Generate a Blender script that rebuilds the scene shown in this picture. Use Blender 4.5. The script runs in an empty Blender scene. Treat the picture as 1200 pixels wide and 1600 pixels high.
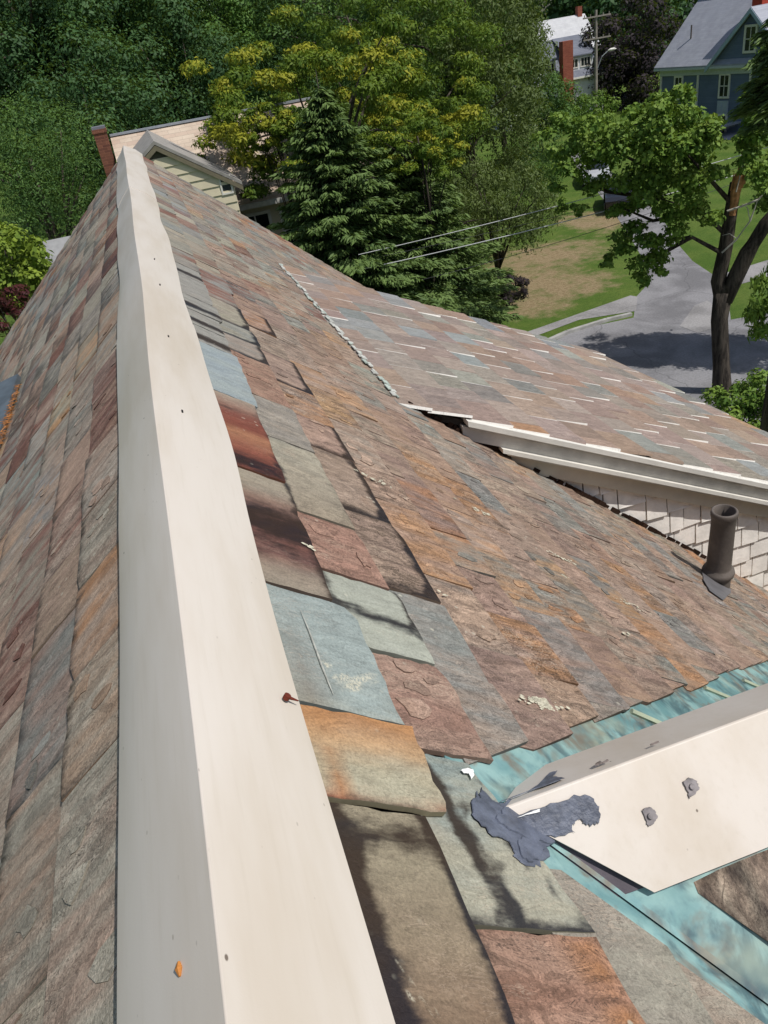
import bpy, math, random
import numpy as np
from mathutils import Vector, Matrix

R = math.radians
sc = bpy.context.scene
COL = sc.collection

# ------------------------------------------------------------------ camera, sky, sun, exposure
CAM = np.array([0.114, 0.0, 10.5])
F_PX, YAW, PIT, ROLL = 1185.38, R(11.81889), R(31.774554), R(9.897079)
fw = np.array([math.sin(YAW) * math.cos(PIT), math.cos(YAW) * math.cos(PIT), -math.sin(PIT)])
rt0 = np.array([math.cos(YAW), -math.sin(YAW), 0.0])
up0 = np.cross(rt0, fw)
rt = math.cos(ROLL) * rt0 - math.sin(ROLL) * up0
up = math.sin(ROLL) * rt0 + math.cos(ROLL) * up0
cd = bpy.data.cameras.new('camera')
cd.sensor_fit = 'VERTICAL'
cd.sensor_height = 36.0
cd.lens = F_PX / 1600 * 36.0
cd.clip_start = 0.02
cd.clip_end = 2000
cam = bpy.data.objects.new('camera', cd)
COL.objects.link(cam)
cam.matrix_world = Matrix(((rt[0], up[0], -fw[0], CAM[0]), (rt[1], up[1], -fw[1], CAM[1]),
                           (rt[2], up[2], -fw[2], CAM[2]), (0, 0, 0, 1)))
sc.camera = cam

SUN_EL, SUN_AZ = R(59), R(-42)            # azimuth measured from +X towards +Y
sdir = Vector((math.cos(SUN_EL) * math.cos(SUN_AZ), math.cos(SUN_EL) * math.sin(SUN_AZ), math.sin(SUN_EL)))
world = bpy.data.worlds.new('World')
sc.world = world
world.use_nodes = True
wn = world.node_tree
sky = wn.nodes.new('ShaderNodeTexSky')
sky.sky_type = 'NISHITA'
sky.sun_disc = False
sky.sun_elevation = SUN_EL
sky.sun_rotation = math.atan2(sdir.x, sdir.y)
sky.dust_density = 1.6
sky.ozone_density = 0.35
sky.air_density = 1.0
bg = wn.nodes['Background']
bg.inputs['Strength'].default_value = 0.088
wn.links.new(sky.outputs[0], bg.inputs['Color'])
ld = bpy.data.lights.new('sun', 'SUN')
ld.energy = 3.6
ld.angle = R(0.5)
ld.color = (1.0, 0.972, 0.93)
sun = bpy.data.objects.new('sun', ld)
COL.objects.link(sun)
sun.rotation_euler = sdir.to_track_quat('Z', 'Y').to_euler()
sun.location = (20, -10, 60)
sc.view_settings.view_transform = 'Standard'
sc.view_settings.look = 'None'
sc.view_settings.gamma = 1.0
sc.view_settings.use_curve_mapping = False
sc.view_settings.exposure = 0.0

# ------------------------------------------------------------------ small helpers


def lin(r, g, b):
    f = lambda c: (c / 255 / 12.92) if c / 255 <= .04045 else ((c / 255 + .055) / 1.055) ** 2.4
    return (f(r), f(g), f(b))


def ray(px, py):
    d = fw * F_PX + rt * (px - 600) + up * (800 - py)
    return d / np.linalg.norm(d)


def on_plane(px, py, P0, n):
    d = ray(px, py)
    k = ((np.asarray(P0) - CAM) @ np.asarray(n)) / (d @ np.asarray(n))
    return CAM + k * d


def at(px, py, dist):                     # a point seen at a pixel, dist metres away horizontally
    d = ray(px, py)
    return CAM + d * dist / math.hypot(d[0], d[1])


def ground(px, py, z=0.0):
    return on_plane(px, py, (0, 0, z), (0, 0, 1))


def tag(o, label=None, cat=None, group=None, kind=None):
    if label: o['label'] = label
    if cat: o['category'] = cat
    if group: o['group'] = group
    if kind: o['kind'] = kind
    return o


def empty(name, loc, label, cat, group=None, rz=0.0):
    o = bpy.data.objects.new(name, None)
    COL.objects.link(o)
    o.location = loc
    o.rotation_euler = (0, 0, rz)
    o.empty_display_size = 0.3
    return tag(o, label, cat, group)


def link(name, me, parent=None):
    o = bpy.data.objects.new(name, me)
    COL.objects.link(o)
    if parent is not None:
        o.parent = parent
    return o


def mesh(name, V, Fc, mat=None, smooth=False):
    me = bpy.data.meshes.new(name)
    me.from_pydata([tuple(float(c) for c in v) for v in V], [], [tuple(f) for f in Fc])
    if mat: me.materials.append(mat)
    if smooth: me.polygons.foreach_set('use_smooth', [True] * len(me.polygons))
    me.update()
    return me


class MB:
    """collects shapes, builds ONE mesh object"""

    def __init__(self):
        self.V, self.F, self.M = [], [], []

    def add(self, V, Fc, m=0):
        b = len(self.V)
        self.V += [tuple(v) for v in V]
        self.F += [tuple(i + b for i in f) for f in Fc]
        self.M += [m] * len(Fc)
        return self

    def box(self, c, s, rz=0.0, m=0, axes=None):
        c = np.asarray(c, float)
        if axes is None:
            axes = np.array([[math.cos(rz), math.sin(rz), 0], [-math.sin(rz), math.cos(rz), 0], [0, 0, 1]])
        V = [c + axes[0] * x * s[0] / 2 + axes[1] * y * s[1] / 2 + axes[2] * z * s[2] / 2
             for z in (-1, 1) for y in (-1, 1) for x in (-1, 1)]
        return self.add(V, [(0, 2, 3, 1), (4, 5, 7, 6), (0, 1, 5, 4), (2, 6, 7, 3), (0, 4, 6, 2), (1, 3, 7, 5)], m)

    def tube(self, pts, rad, n=8, m=0, cap=True):
        pts = [np.asarray(p, float) for p in pts]
        V, Fc = [], []
        for i, p in enumerate(pts):
            t = pts[min(i + 1, len(pts) - 1)] - pts[max(i - 1, 0)]
            t = t / (np.linalg.norm(t) + 1e-9)
            a = np.cross(t, (0.31, 0.17, 0.93) if abs(t[2]) < .9 else (1, 0.1, 0))
            a /= np.linalg.norm(a)
            b = np.cross(t, a)
            r = rad[i] if hasattr(rad, '__len__') else rad
            for k in range(n):
                q = 2 * math.pi * k / n
                V.append(p + r * (a * math.cos(q) + b * math.sin(q)))
        for i in range(len(pts) - 1):
            for k in range(n):
                k2 = (k + 1) % n
                Fc.append((i * n + k, i * n + k2, (i + 1) * n + k2, (i + 1) * n + k))
        if cap:
            Fc.append(tuple(reversed(range(n))))
            Fc.append(tuple(range((len(pts) - 1) * n, len(pts) * n)))
        return self.add(V, Fc, m)

    def prism(self, poly, d, m=0):
        """poly: list of 3-D points, d: extrusion vector"""
        n = len(poly)
        d = np.asarray(d, float)
        V = [np.asarray(p, float) for p in poly] + [np.asarray(p, float) + d for p in poly]
        Fc = [tuple(reversed(range(n))), tuple(range(n, 2 * n))]
        Fc += [(i, (i + 1) % n, n + (i + 1) % n, n + i) for i in range(n)]
        return self.add(V, Fc, m)

    def build(self, name, mats, parent=None, smooth=False):
        me = bpy.data.meshes.new(name)
        me.from_pydata([tuple(float(c) for c in v) for v in self.V], [], self.F)
        if not isinstance(mats, (list, tuple)): mats = [mats]
        for mt in mats: me.materials.append(mt)
        me.polygons.foreach_set('material_index', self.M)
        if smooth: me.polygons.foreach_set('use_smooth', [True] * len(self.F))
        me.update()
        return link(name, me, parent)


# ------------------------------------------------------------------ materials


class NT:
    def __init__(self, name):
        self.mat = bpy.data.materials.new(name)
        self.mat.use_nodes = True
        self.t = self.mat.node_tree
        self.bsdf = self.t.nodes['Principled BSDF']
        self.out = self.t.nodes['Material Output']

    def n(self, typ, ins=None, **kw):
        nd = self.t.nodes.new('ShaderNode' + typ)
        for k, v in kw.items(): setattr(nd, k, v)
        for k, v in (ins or {}).items(): self.set(nd, k, v)
        return nd

    def set(self, nd, k, v):
        s = nd.inputs[k]
        if isinstance(v, bpy.types.NodeSocket): self.t.links.new(v, s)
        elif isinstance(v, bpy.types.Node): self.t.links.new(v.outputs[0], s)
        else:
            if hasattr(s.default_value, '__len__') and len(s.default_value) == 4 and len(v) == 3: v = (*v, 1)
            s.default_value = v

    def noise(self, vec, scale, detail=3, rough=.55, dist=0.0):
        return self.n('TexNoise', {'Vector': vec, 'Scale': scale, 'Detail': detail, 'Roughness': rough, 'Distortion': dist}).outputs[0]

    def scale(self, vec, s):
        return self.n('Vector' + 'Math', {0: vec, 1: s}, operation='MULTIPLY').outputs[0]

    def math(self, op, a, b=0.0, c=None, clamp=False):
        nd = self.n('Math', {0: a, 1: b}, operation=op, use_clamp=clamp)
        if c is not None: self.set(nd, 2, c)
        return nd.outputs[0]

    def ramp(self, f, a, b, lo=0.0, hi=1.0, smooth=True):
        return self.n('MapRange', {'Value': f, 'From Min': a, 'From Max': b, 'To Min': lo, 'To Max': hi},
                      interpolation_type='SMOOTHSTEP' if smooth else 'LINEAR').outputs[0]

    def mix(self, f, a, b, mode='MIX'):
        nd = self.n('Mix', data_type='RGBA', blend_type=mode)
        self.set(nd, 0, f)
        self.set(nd, 6, a)
        self.set(nd, 7, b)
        return nd.outputs[2]

    def attr(self, name):
        return self.n('Attribute', attribute_name=name)

    def obj(self):
        return self.n('TexCoord').outputs['Object']

    def gen(self):
        return self.n('NewGeometry').outputs['Position']

    def bump(self, h, strength=.5, dist=.01, normal=None):
        nd = self.n('Bump', {'Height': h, 'Strength': strength, 'Distance': dist})
        if normal is not None: self.set(nd, 'Normal', normal)
        return nd.outputs[0]

    def fin(self, color=None, rough=.7, spec=.3, normal=None, metal=0.0):
        if color is not None: self.set(self.bsdf, 'Base Color', color)
        self.set(self.bsdf, 'Roughness', rough)
        self.set(self.bsdf, 'Specular IOR Level', spec)
        self.set(self.bsdf, 'Metallic', metal)
        if normal is not None: self.set(self.bsdf, 'Normal', normal)
        return self.mat


def m_plain(name, c, var=.15, scale=6.0, rough=.7, spec=.3, bump=0.0, bscale=40):
    t = NT(name)
    P = t.obj()
    nz = t.noise(P, scale, 5, .6)
    dk = tuple(x * (1 - var) for x in c)
    lt = tuple(min(1, x * (1 + var)) for x in c)
    col = t.mix(t.ramp(nz, .3, .7), dk, lt)
    nm = t.bump(t.noise(P, bscale, 4), .5, bump) if bump else None
    return t.fin(col, rough, spec, nm)


def m_slate():
    t = NT('slate')
    U = t.n('UVMap', uv_map='uv').outputs[0]
    par = t.n('SeparateColor', {0: t.attr('par').outputs['Color']})
    stain, flake, side = par.outputs[0], par.outputs[1], par.outputs[2]
    c1, c2 = t.attr('col').outputs['Color'], t.attr('col2').outputs['Color']
    streak = t.noise(t.scale(U, (16, 2.2, 1)), 1.0, 5, .6, .3)
    blotch = t.noise(t.scale(U, (5, 3.5, 1)), 1.0, 4, .6, .4)
    sel = t.math('ADD', t.math('MULTIPLY', streak, .6), t.math('MULTIPLY', blotch, .4))
    col = t.mix(t.ramp(sel, .40, .62), c1, c2)
    # layered flaking: contour steps of a noise drawn out along the slope
    lay = t.noise(t.scale(U, (27, 11, 1)), 1.0, 6, .68, 1.3)
    lay7 = t.math('MULTIPLY', lay, 9.0)
    fr = t.math('FRACT', lay7)
    stepf = t.math('SUBTRACT', lay7, fr)
    edge = t.math('MULTIPLY', t.ramp(fr, 0.0, .18, 1, 0), t.ramp(t.noise(t.scale(U, (9, 5, 1)), 1.0, 3), .42, .58))
    fine = t.noise(U, 230, 4, .8)
    mid = t.noise(t.scale(U, (62, 30, 1)), 1.0, 4, .75)
    grain = t.math('ADD', t.math('MULTIPLY', fine, .68), t.math('MULTIPLY', mid, .32))
    amp = t.math('ADD', .42, t.math('MULTIPLY', flake, .62))
    gg = t.math('ADD', 1.0, t.math('MULTIPLY', t.math('SUBTRACT', t.ramp(grain, .26, .74, 0, 1), .47), amp))
    col = t.mix(1.0, col, t.n('CombineColor', {0: gg, 1: gg, 2: gg}), 'MULTIPLY')
    # each layer of the stone keeps its own tone
    tone = t.ramp(t.math('FRACT', t.math('MULTIPLY', stepf, .377)), 0, 1, .62, 1.34, False)
    tone = t.math('ADD', 1.0, t.math('MULTIPLY', t.math('SUBTRACT', tone, 1.0), flake))
    col = t.mix(1.0, col, t.n('CombineColor', {0: tone, 1: tone, 2: tone}), 'MULTIPLY')
    col = t.mix(t.math('MULTIPLY', edge, t.math('MULTIPLY', flake, .9)), col, (.035, .028, .025))
    la2 = t.noise(t.scale(U, (58, 19, 1)), 1.0, 4, .68, 1.0)
    f2 = t.math('FRACT', t.math('MULTIPLY', la2, 7.0))
    e2 = t.math('MULTIPLY', t.ramp(f2, 0.0, .2, 1, 0), t.ramp(t.noise(t.scale(U, (14, 7, 1)), 1.0, 3), .46, .60))
    col = t.mix(t.math('MULTIPLY', e2, t.math('MULTIPLY', flake, .9)), col, (.05, .04, .035))
    pl = t.math('MULTIPLY', t.ramp(f2, .72, .95, 0, 1), t.ramp(t.noise(t.scale(U, (11, 6, 1)), 1.0, 3), .5, .66))
    col = t.mix(t.math('MULTIPLY', pl, t.math('MULTIPLY', flake, .68)), col, lin(208, 186, 164))
    # rust bloom
    ru = t.ramp(t.noise(t.scale(U, (4, 3, 1)), 1.7, 4, .6, .5), .60, .72)
    col = t.mix(t.math('MULTIPLY', ru, t.math('MULTIPLY', flake, .20)), col, lin(158, 120, 94))
    # run-off stain
    sn = t.noise(t.scale(U, (34, 12, 1)), 1.0, 5, .7)
    sm = t.ramp(t.math('ADD', stain, t.math('MULTIPLY', t.math('SUBTRACT', sn, .5), 1.15)), .30, .78)
    col = t.mix(t.math('MULTIPLY', sm, .93), col, t.mix(t.ramp(blotch, .4, .6), (.013, .013, .020), (.034, .021, .016)))
    # pale lichen specks
    vo = t.n('TexVoronoi', {'Vector': U, 'Scale': 34.0, 'Randomness': 1.0})
    ln = t.noise(U, 5.0, 3)
    sp = t.math('MULTIPLY', t.ramp(vo.outputs['Distance'], .10, .17, 1, 0), t.ramp(ln, .55, .66))
    col = t.mix(t.math('MULTIPLY', sp, .55), col, lin(205, 200, 180))
    li = t.math('MULTIPLY', t.ramp(t.noise(U, 3.1, 5, .7, 1.0), .69, .73), t.ramp(fine, .42, .55))
    col = t.mix(t.math('MULTIPLY', li, .8), col, lin(212, 205, 182))
    col = t.mix(side, col, c2)
    h = t.math('ADD', t.math('MULTIPLY', stepf, .22), t.math('ADD', t.math('MULTIPLY', mid, .35), t.math('MULTIPLY', fine, .28)))
    nm = t.bump(h, t.math('ADD', .40, t.math('MULTIPLY', flake, .6)), .0085)
    rough = t.ramp(sm, 0, 1, .78, .45)
    return t.fin(col, rough, .14, nm)


def m_cap():
    t = NT('painted_cap_metal')
    P = t.gen()
    a = t.noise(t.scale(P, (6, 1.2, 6)), 1.0, 5, .6)
    b = t.noise(t.scale(P, (120, 5, 120)), 1.0, 3, .6)
    col = t.mix(t.ramp(a, .35, .72), lin(214, 205, 194), lin(200, 188, 172))
    col = t.mix(t.math('MULTIPLY', t.ramp(b, .5, .75), .13), col, lin(180, 168, 148))
    vo = t.n('TexVoronoi', {'Vector': t.scale(P, (1.0, .55, 1.0)), 'Scale': 24.0})
    sp = t.math('MULTIPLY', t.ramp(vo.outputs['Distance'], .028, .05, 1, 0), t.ramp(t.noise(P, 9, 2), .44, .54))
    col = t.mix(t.math('MULTIPLY', sp, .85), col, lin(90, 76, 62))
    vo2 = t.n('TexVoronoi', {'Vector': t.scale(P, (1.0, .4, 1.0)), 'Scale': 60.0})
    sp2 = t.math('MULTIPLY', t.ramp(vo2.outputs['Distance'], .04, .08, 1, 0), t.ramp(t.noise(P, 5, 2), .48, .58))
    col = t.mix(t.math('MULTIPLY', sp2, .5), col, lin(120, 108, 92))
    nm = t.bump(t.noise(t.scale(P, (5, 1.3, 5)), 1.0, 3), .25, .006)
    nm = t.bump(t.noise(P, 500, 2), .08, .0008, nm)
    return t.fin(col, .42, .35, nm)


def m_copper(name, brown):
    t = NT(name)
    P = t.gen()
    a = t.noise(P, 7, 4, .55, .5)
    b = t.noise(P, 40, 5, .65)
    col = t.mix(t.ramp(a, .34, .64), lin(102, 142, 144), lin(148, 182, 178))
    col = t.mix(t.math('MULTIPLY', t.ramp(b, .48, .68), .35), col, lin(92, 132, 142))
    col = t.mix(t.ramp(t.noise(P, 9, 4, .6, .9), brown, brown + .18, 0, .8), col, lin(122, 104, 88))
    col = t.mix(t.ramp(t.noise(P, 11, 5, .6, .6), .47, .64, 0, .8), col, lin(58, 84, 94))
    col = t.mix(t.ramp(t.noise(P, 5.5, 4, .6), .52, .7, 0, .55), col, lin(172, 184, 164))
    nm = t.bump(b, .25, .002)
    return t.fin(col, .5, .4, nm)


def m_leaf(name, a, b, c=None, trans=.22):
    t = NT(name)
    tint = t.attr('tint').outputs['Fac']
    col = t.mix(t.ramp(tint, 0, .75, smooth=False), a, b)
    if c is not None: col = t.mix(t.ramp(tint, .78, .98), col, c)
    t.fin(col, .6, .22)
    tr = t.n('BsdfTranslucent', {'Color': t.mix(.5, col, (.25, .35, .03))})
    mx = t.n('MixShader', {0: trans, 1: t.bsdf.outputs[0], 2: tr.outputs[0]})
    t.t.links.new(mx.outputs[0], t.out.inputs[0])
    return t.mat


def m_bark(name, a, b):
    t = NT(name)
    P = t.obj()
    n = t.noise(t.scale(P, (9, 9, 1.6)), 1.0, 6, .7, .5)
    col = t.mix(t.ramp(n, .38, .62), a, b)
    return t.fin(col, .85, .2, t.bump(n, .9, .05))


def m_grass():
    t = NT('lawn_grass')
    P = t.gen()
    dry = t.attr('dry').outputs['Fac']
    n1 = t.noise(P, .55, 5, .65)
    n2 = t.noise(P, 6.0, 4, .7)
    n3 = t.noise(P, 30.0, 3, .7)
    col = t.mix(t.ramp(n1, .35, .65), (.085, .150, .026), (.135, .190, .04))
    col = t.mix(t.math('MULTIPLY', t.ramp(n2, .4, .7), .55), col, (.05, .10, .018))
    d = t.ramp(t.math('ADD', dry, t.math('MULTIPLY', t.math('SUBTRACT', t.noise(P, 1.1, 7, .72), .5), 2.0)), .30, .95)
    col = t.mix(d, col, t.mix(t.ramp(n2, .35, .65), (.26, .19, .105), (.36, .28, .165)))
    col = t.mix(1.0, col, t.n('CombineColor', {i: t.ramp(n3, .25, .75, .62, 1.38) for i in range(3)}), 'MULTIPLY')
    return t.fin(col, .9, .1, t.bump(n3, .8, .08))


def m_asphalt(name, c):
    t = NT(name)
    P = t.gen()
    a = t.noise(P, .5, 5, .6, .4)
    b = t.noise(P, 14, 4, .7)
    col = t.mix(t.ramp(a, .38, .62), tuple(x * .8 for x in c), tuple(x * 1.22 for x in c))
    col = t.mix(1.0, col, t.n('CombineColor', {i: t.ramp(b, .25, .75, .82, 1.18) for i in range(3)}), 'MULTIPLY')
    vo = t.n('TexVoronoi', {'Vector': t.n('VectorMath', {0: P, 1: t.scale(t.n('TexNoise', {'Vector': P, 'Scale': .8}).outputs['Color'], (1.5, 1.5, 0))}, operation='ADD').outputs[0], 'Scale': .22}, feature='DISTANCE_TO_EDGE')
    col = t.mix(t.ramp(vo.outputs[0], .002, .006, .38, 0), col, (.05, .05, .05))
    return t.fin(col, .85, .25, t.bump(b, .3, .01))


def m_courses(name, a, b, along=(1, 0, 0), exposure=.2, width=.3, axis_up=(0, 0, 1), gap=.35):
    """far roof shingles: rows by height, staggered joints"""
    t = NT(name)
    P = t.obj()
    u = t.n('VectorMath', {0: P, 1: along}, operation='DOT_PRODUCT').outputs['Value']
    v = t.n('VectorMath', {0: P, 1: axis_up}, operation='DOT_PRODUCT').outputs['Value']
    vec = t.n('CombineXYZ', {0: u, 1: v, 2: 0.0}).outputs[0]
    br = t.n('TexBrick', {'Vector': vec, 'Color1': a, 'Color2': b, 'Mortar': tuple(x * gap for x in a), 'Scale': 1.0,
                          'Mortar Size': exposure * .05, 'Brick Width': width, 'Row Height': exposure, 'Bias': 0.0})
    col = t.mix(t.ramp(t.noise(P, 1.2, 5, .65), .35, .7, 0, .45), br.outputs[0], tuple(x * .72 for x in b))
    return t.fin(col, .8, .25, t.bump(br.outputs[1], .5, -.02))


SLATE = m_slate()
CAPM = m_cap()
COPPER = m_copper('copper_patina', .47)
CRIMP = m_copper('stained_copper', .40)
M = dict(
    deck=m_plain('roof_deck', (.03, .026, .022), .3),
    white=m_plain('white_paint', lin(226, 222, 212), .08, 5, .5, .35, .002, 60),
    trim=m_plain('weathered_white_paint', lin(205, 202, 194), .14, 7, .6, .3, .003, 30),
    tanboard=m_plain('tan_board', lin(205, 196, 178), .1, 5, .6),
    shingle=m_plain('painted_shingle', lin(240, 234, 226), .10, 14, .7, .25, .004, 50),
    rot=m_plain('rotten_wood', (.035, .02, .014), .5, 12, .9, .1, .01, 30),
    iron=m_plain('cast_iron', lin(98, 90, 84), .22, 9, .62, .35, .003, 90),
    bore=m_plain('pipe_bore', (.012, .01, .01), .2),
    lead=m_plain('lead_collar', lin(104, 102, 104), .2, 12, .5, .4, .004, 30),
    tar=m_plain('roof_cement', lin(94, 99, 112), .30, 40, .5, .4, .006, 120),
    membrane=m_plain('asphalt_membrane', lin(92, 86, 92), .18, 14, .8, .2, .002, 200),
    seal=m_plain('white_sealant', lin(236, 236, 232), .05),
    nail=m_plain('nail_steel', lin(110, 100, 95), .3, 60, .4, .5),
    rust=m_plain('rusty_nail', lin(96, 40, 26), .3, 60, .8),
    needle=m_plain('pine_needle', lin(176, 118, 66), .35, 30, .8),
    yellow=m_plain('pale_yellow_paint', lin(214, 203, 174), .07, 2, .7),
    glass=m_plain('dark_glass', (.02, .025, .03), .3, 1, .08, .6),
    brick=m_courses('red_brick', lin(158, 92, 74), lin(134, 74, 60), (.7, .7, 0), .075, .22, gap=1.6),
    brownbrick=m_courses('brown_brick', lin(138, 92, 72), lin(108, 70, 58), (.7, .7, 0), .085, .22, gap=1.7),
    blue=m_courses('blue_siding', lin(114, 127, 154), lin(107, 119, 146), (0, 1, 0), .14, 8.0, gap=.75),
    whitesiding=m_courses('white_siding', lin(232, 234, 236), lin(226, 228, 232), (1, 0, 0), .16, 9.0, gap=.85),
    greyroof=m_courses('grey_shingles', lin(172, 174, 182), lin(162, 164, 174), (0, 1, 0), .13, .5, gap=.82),
    slateroof=m_courses('dark_grey_shingles', lin(124, 128, 138), lin(112, 116, 128), (1, 0, 0), .13, .5, gap=.8),
    paleroof=m_courses('pale_shingles', lin(206, 206, 206), lin(198, 198, 200), (1, 0, 0), .2, .8, gap=.9),
    pinkroof=m_courses('pink_tan_shingles', lin(206, 190, 170), lin(190, 168, 150), (1, 0, 0), .11, .42, gap=.72),
    asphalt=m_asphalt('asphalt', (.21, .205, .21)),
    walk=m_asphalt('pavement', (.26, .25, .245)),
    stone=m_plain('granite_kerb', (.36, .35, .33), .2, 3, .8),
    soil=m_plain('soil', (.10, .08, .045), .35, 2, .9),
    cable=m_plain('cable_sheath', (.55, .55, .55), .1, 3, .45),
    dcable=m_plain('dark_cable', (.05, .05, .055), .1, 3, .5),
    pole=m_plain('weathered_pole', lin(150, 142, 132), .2, 4, .85),
    car=m_plain('dark_car_paint', (.02, .022, .03), .1, 1, .25, .6),
    silver=m_plain('silver_car_paint', (.45, .46, .48), .05, 1, .3, .6),
    tyre=m_plain('rubber', (.02, .02, .02), .1, 1, .8),
)
GRASS = m_grass()

# ------------------------------------------------------------------ the setting: ground, road, pavement
# lawn: one sheet to the horizon, finer in the part that shows


def ground_sheet():
    xs = np.concatenate([[-900, -400, -150, -60], np.arange(-20, 60.1, 1.0), [80, 120, 200, 450, 900]])
    ys = np.concatenate([[-900, -300, -100, -40], np.arange(-10, 70.1, 1.0), [90, 130, 220, 500, 1200]])
    V = [(x, y, 0) for y in ys for x in xs]
    nx = len(xs)
    Fc = [(j * nx + i, j * nx + i + 1, (j + 1) * nx + i + 1, (j + 1) * nx + i) for j in range(len(ys) - 1) for i in range(nx - 1)]
    me = mesh('lawn', V, Fc, GRASS)
    spots = [(ground(870, 448), 3.6, 2.4), (ground(905, 452), 2.4, 1.3), (ground(850, 400), 4.2, 3.5), (ground(832, 440), 3.2, 3.0), (ground(835, 480), 2.0, 2.0),
             (ground(930, 345), 2.5, 4.0)]
    d = np.zeros(len(V))
    Va = np.array(V)
    for p, rx, ry in spots:
        q = ((Va[:, 0] - p[0]) / rx) ** 2 + ((Va[:, 1] - p[1]) / ry) ** 2
        d = np.maximum(d, np.clip(.95 - q * .75, 0, 1))
    a = me.attributes.new('dry', 'FLOAT', 'POINT')
    a.data.foreach_set('value', d.astype(np.float32))
    return tag(link('lawn', me), 'lawn of green grass with dry brown patches', None, None, 'structure')


ground_sheet()


def sheet(name, pix, z, mat, label, subdiv=0):
    P = [ground(x, y) for x, y in pix]
    V = [(p[0], p[1], z) for p in P]
    o = link(name, mesh(name, V, [tuple(range(len(V)))], mat))
    return tag(o, label, None, None, 'structure')


sheet('street', [(600, 640), (760, 585), (905, 514), (992, 496), (1030, 505), (1140, 500), (1260, 478), (1500, 640), (1400, 900), (800, 760)], .004, M['asphalt'],
      'asphalt street in tree shade beyond the slate roof')
sheet('driveway', [(990, 497), (994, 464), (1016, 440), (1003, 402), (975, 355), (948, 318), (925, 290), (905, 268), (890, 240), (905, 236), (930, 252), (965, 275), (1010, 315), (1040, 350), (1062, 385),
                   (1082, 408), (1112, 428), (1135, 436), (1142, 502), (1030, 507)], .008, M['asphalt'], 'paved driveway running up between two lawns')
sheet('pavement', [(700, 560), (838, 514), (985, 462), (996, 464), (994, 486), (905, 500), (862, 516), (730, 566)], .012, M['walk'], 'narrow pavement along the brown lawn')
sheet('pavement', [(1110, 434), (1215, 402), (1300, 380), (1300, 400), (1215, 428), (1130, 452)], .012, M['walk'], 'pavement running off beside the right-hand lawn')
sheet('patched_asphalt', [(1062, 510), (1085, 478), (1105, 470), (1120, 480), (1118, 512), (1090, 520)], .012, M['walk'], 'pale patch in the asphalt street')
kb = MB()
ka = [ground(x, y) for x, y in ((760, 580), (889, 522), (950, 503), (988, 494))]
for a, b in zip(ka[:-1], ka[1:]):
    d = (b - a) / np.linalg.norm(b - a)
    nrm = np.array([-d[1], d[0], 0]) * .16
    kb.prism([a, b, b + nrm, a + nrm], (0, 0, .12))
tag(kb.build('kerb', M['stone']), 'granite kerb along the grass verge', None, None, 'structure')

# ------------------------------------------------------------------ slate roof geometry (house units, 1 unit = S metres)
S, RZ = 0.6, 9.9
PITCH, DP = R(41), R(27)


def W(x, y, z):
    return np.array([S * x, S * y, RZ + S * z])


def unit0(v): return v / np.linalg.norm(v)


class Frame:
    def __init__(self, o, es, ey=(0, 1, 0), name=''):
        self.o = np.array(o, float)
        self.es = np.array(es, float)
        self.ey = np.array(ey, float)
        n = np.cross(self.es, self.ey)
        if n[2] < 0: n = -n
        self.en = n / np.linalg.norm(n)

    def p(self, s, y, h=0.0):
        q = self.o + self.es * s + self.ey * y + self.en * h
        return W(*q)

    def pix(self, px, py):
        """(s, y) of the roof point seen at a pixel"""
        P = on_plane(px, py, W(*self.o), self.en)
        q = (P - W(*self.o)) / S
        return float(q @ self.es), float(q @ self.ey)


cp, sp_ = math.cos(PITCH), math.sin(PITCH)
FR = Frame((0, 0, 0), (cp, 0, -sp_))
FL = Frame((0, 0, 0), (-cp, 0, -sp_))
JS = 1.95
FD = Frame((JS * cp, 0, -JS * sp_), (math.cos(DP), 0, -math.sin(DP)))
WTX, WTY, WTZ = 0.567, 1.007, -0.493          # where the wing ridge meets the main roof
WP = R(40)
FWN = Frame((0, WTY, WTZ), (0, -math.cos(WP), -math.sin(WP)), (1, 0, 0))
WP2 = R(54)
CF = R(42)
FWF = Frame((0, WTY, WTZ), (0, math.cos(CF), -math.sin(CF)), (1, 0, 0))

house = empty('slate_roofed_house', (0, 0, 0), 'house under the multicoloured slate roof with cream metal ridge cap', 'house')

# decks and walls
Y0, Y1, SE = -2.5, 15.5, 9.5


def quad_slab(name, fr, s0, s1, y0, y1, mat, h=-.02, th=.06, parent=house):
    mb = MB()
    mb.prism([fr.p(s0, y0, h - th), fr.p(s1, y0, h - th), fr.p(s1, y1, h - th), fr.p(s0, y1, h - th)], fr.en * S * th)
    return mb.build(name, mat, parent)


right_deck = quad_slab('right_roof_slope', FR, 0, SE, Y0, Y1 - .1, M['deck'])
left_deck = quad_slab('left_roof_slope', FL, 0, SE, Y0, Y1 - .1, M['deck'])
mb = MB()
ex = SE * cp - .5
ez = (9.9 - S * (SE - .6) * sp_)
for yy in (Y0 + .2, Y1 - .4):
    a = [np.array([-S * ex, S * yy, 0]), np.array([S * ex, S * yy, 0]), np.array([S * ex, S * yy, ez - .06]), np.array([0, S * yy, 9.75]), np.array([-S * ex, S * yy, ez - .06])]
    mb.prism(a, (0, .12, 0))
for sx in (-1, 1):
    mb.box((sx * S * ex, S * (Y0 + Y1) / 2, ez / 2 - .05), (.12, S * (Y1 - Y0) - .5, ez - .1))
mb.build('wall', M['shingle'], house)

# ---- slates ---------------------------------------------------------------------------------
rg = random.Random(11)
npr = np.random.RandomState(5)
SLATES = []          # dicts: V, F, uv, col, col2, par, area


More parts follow.
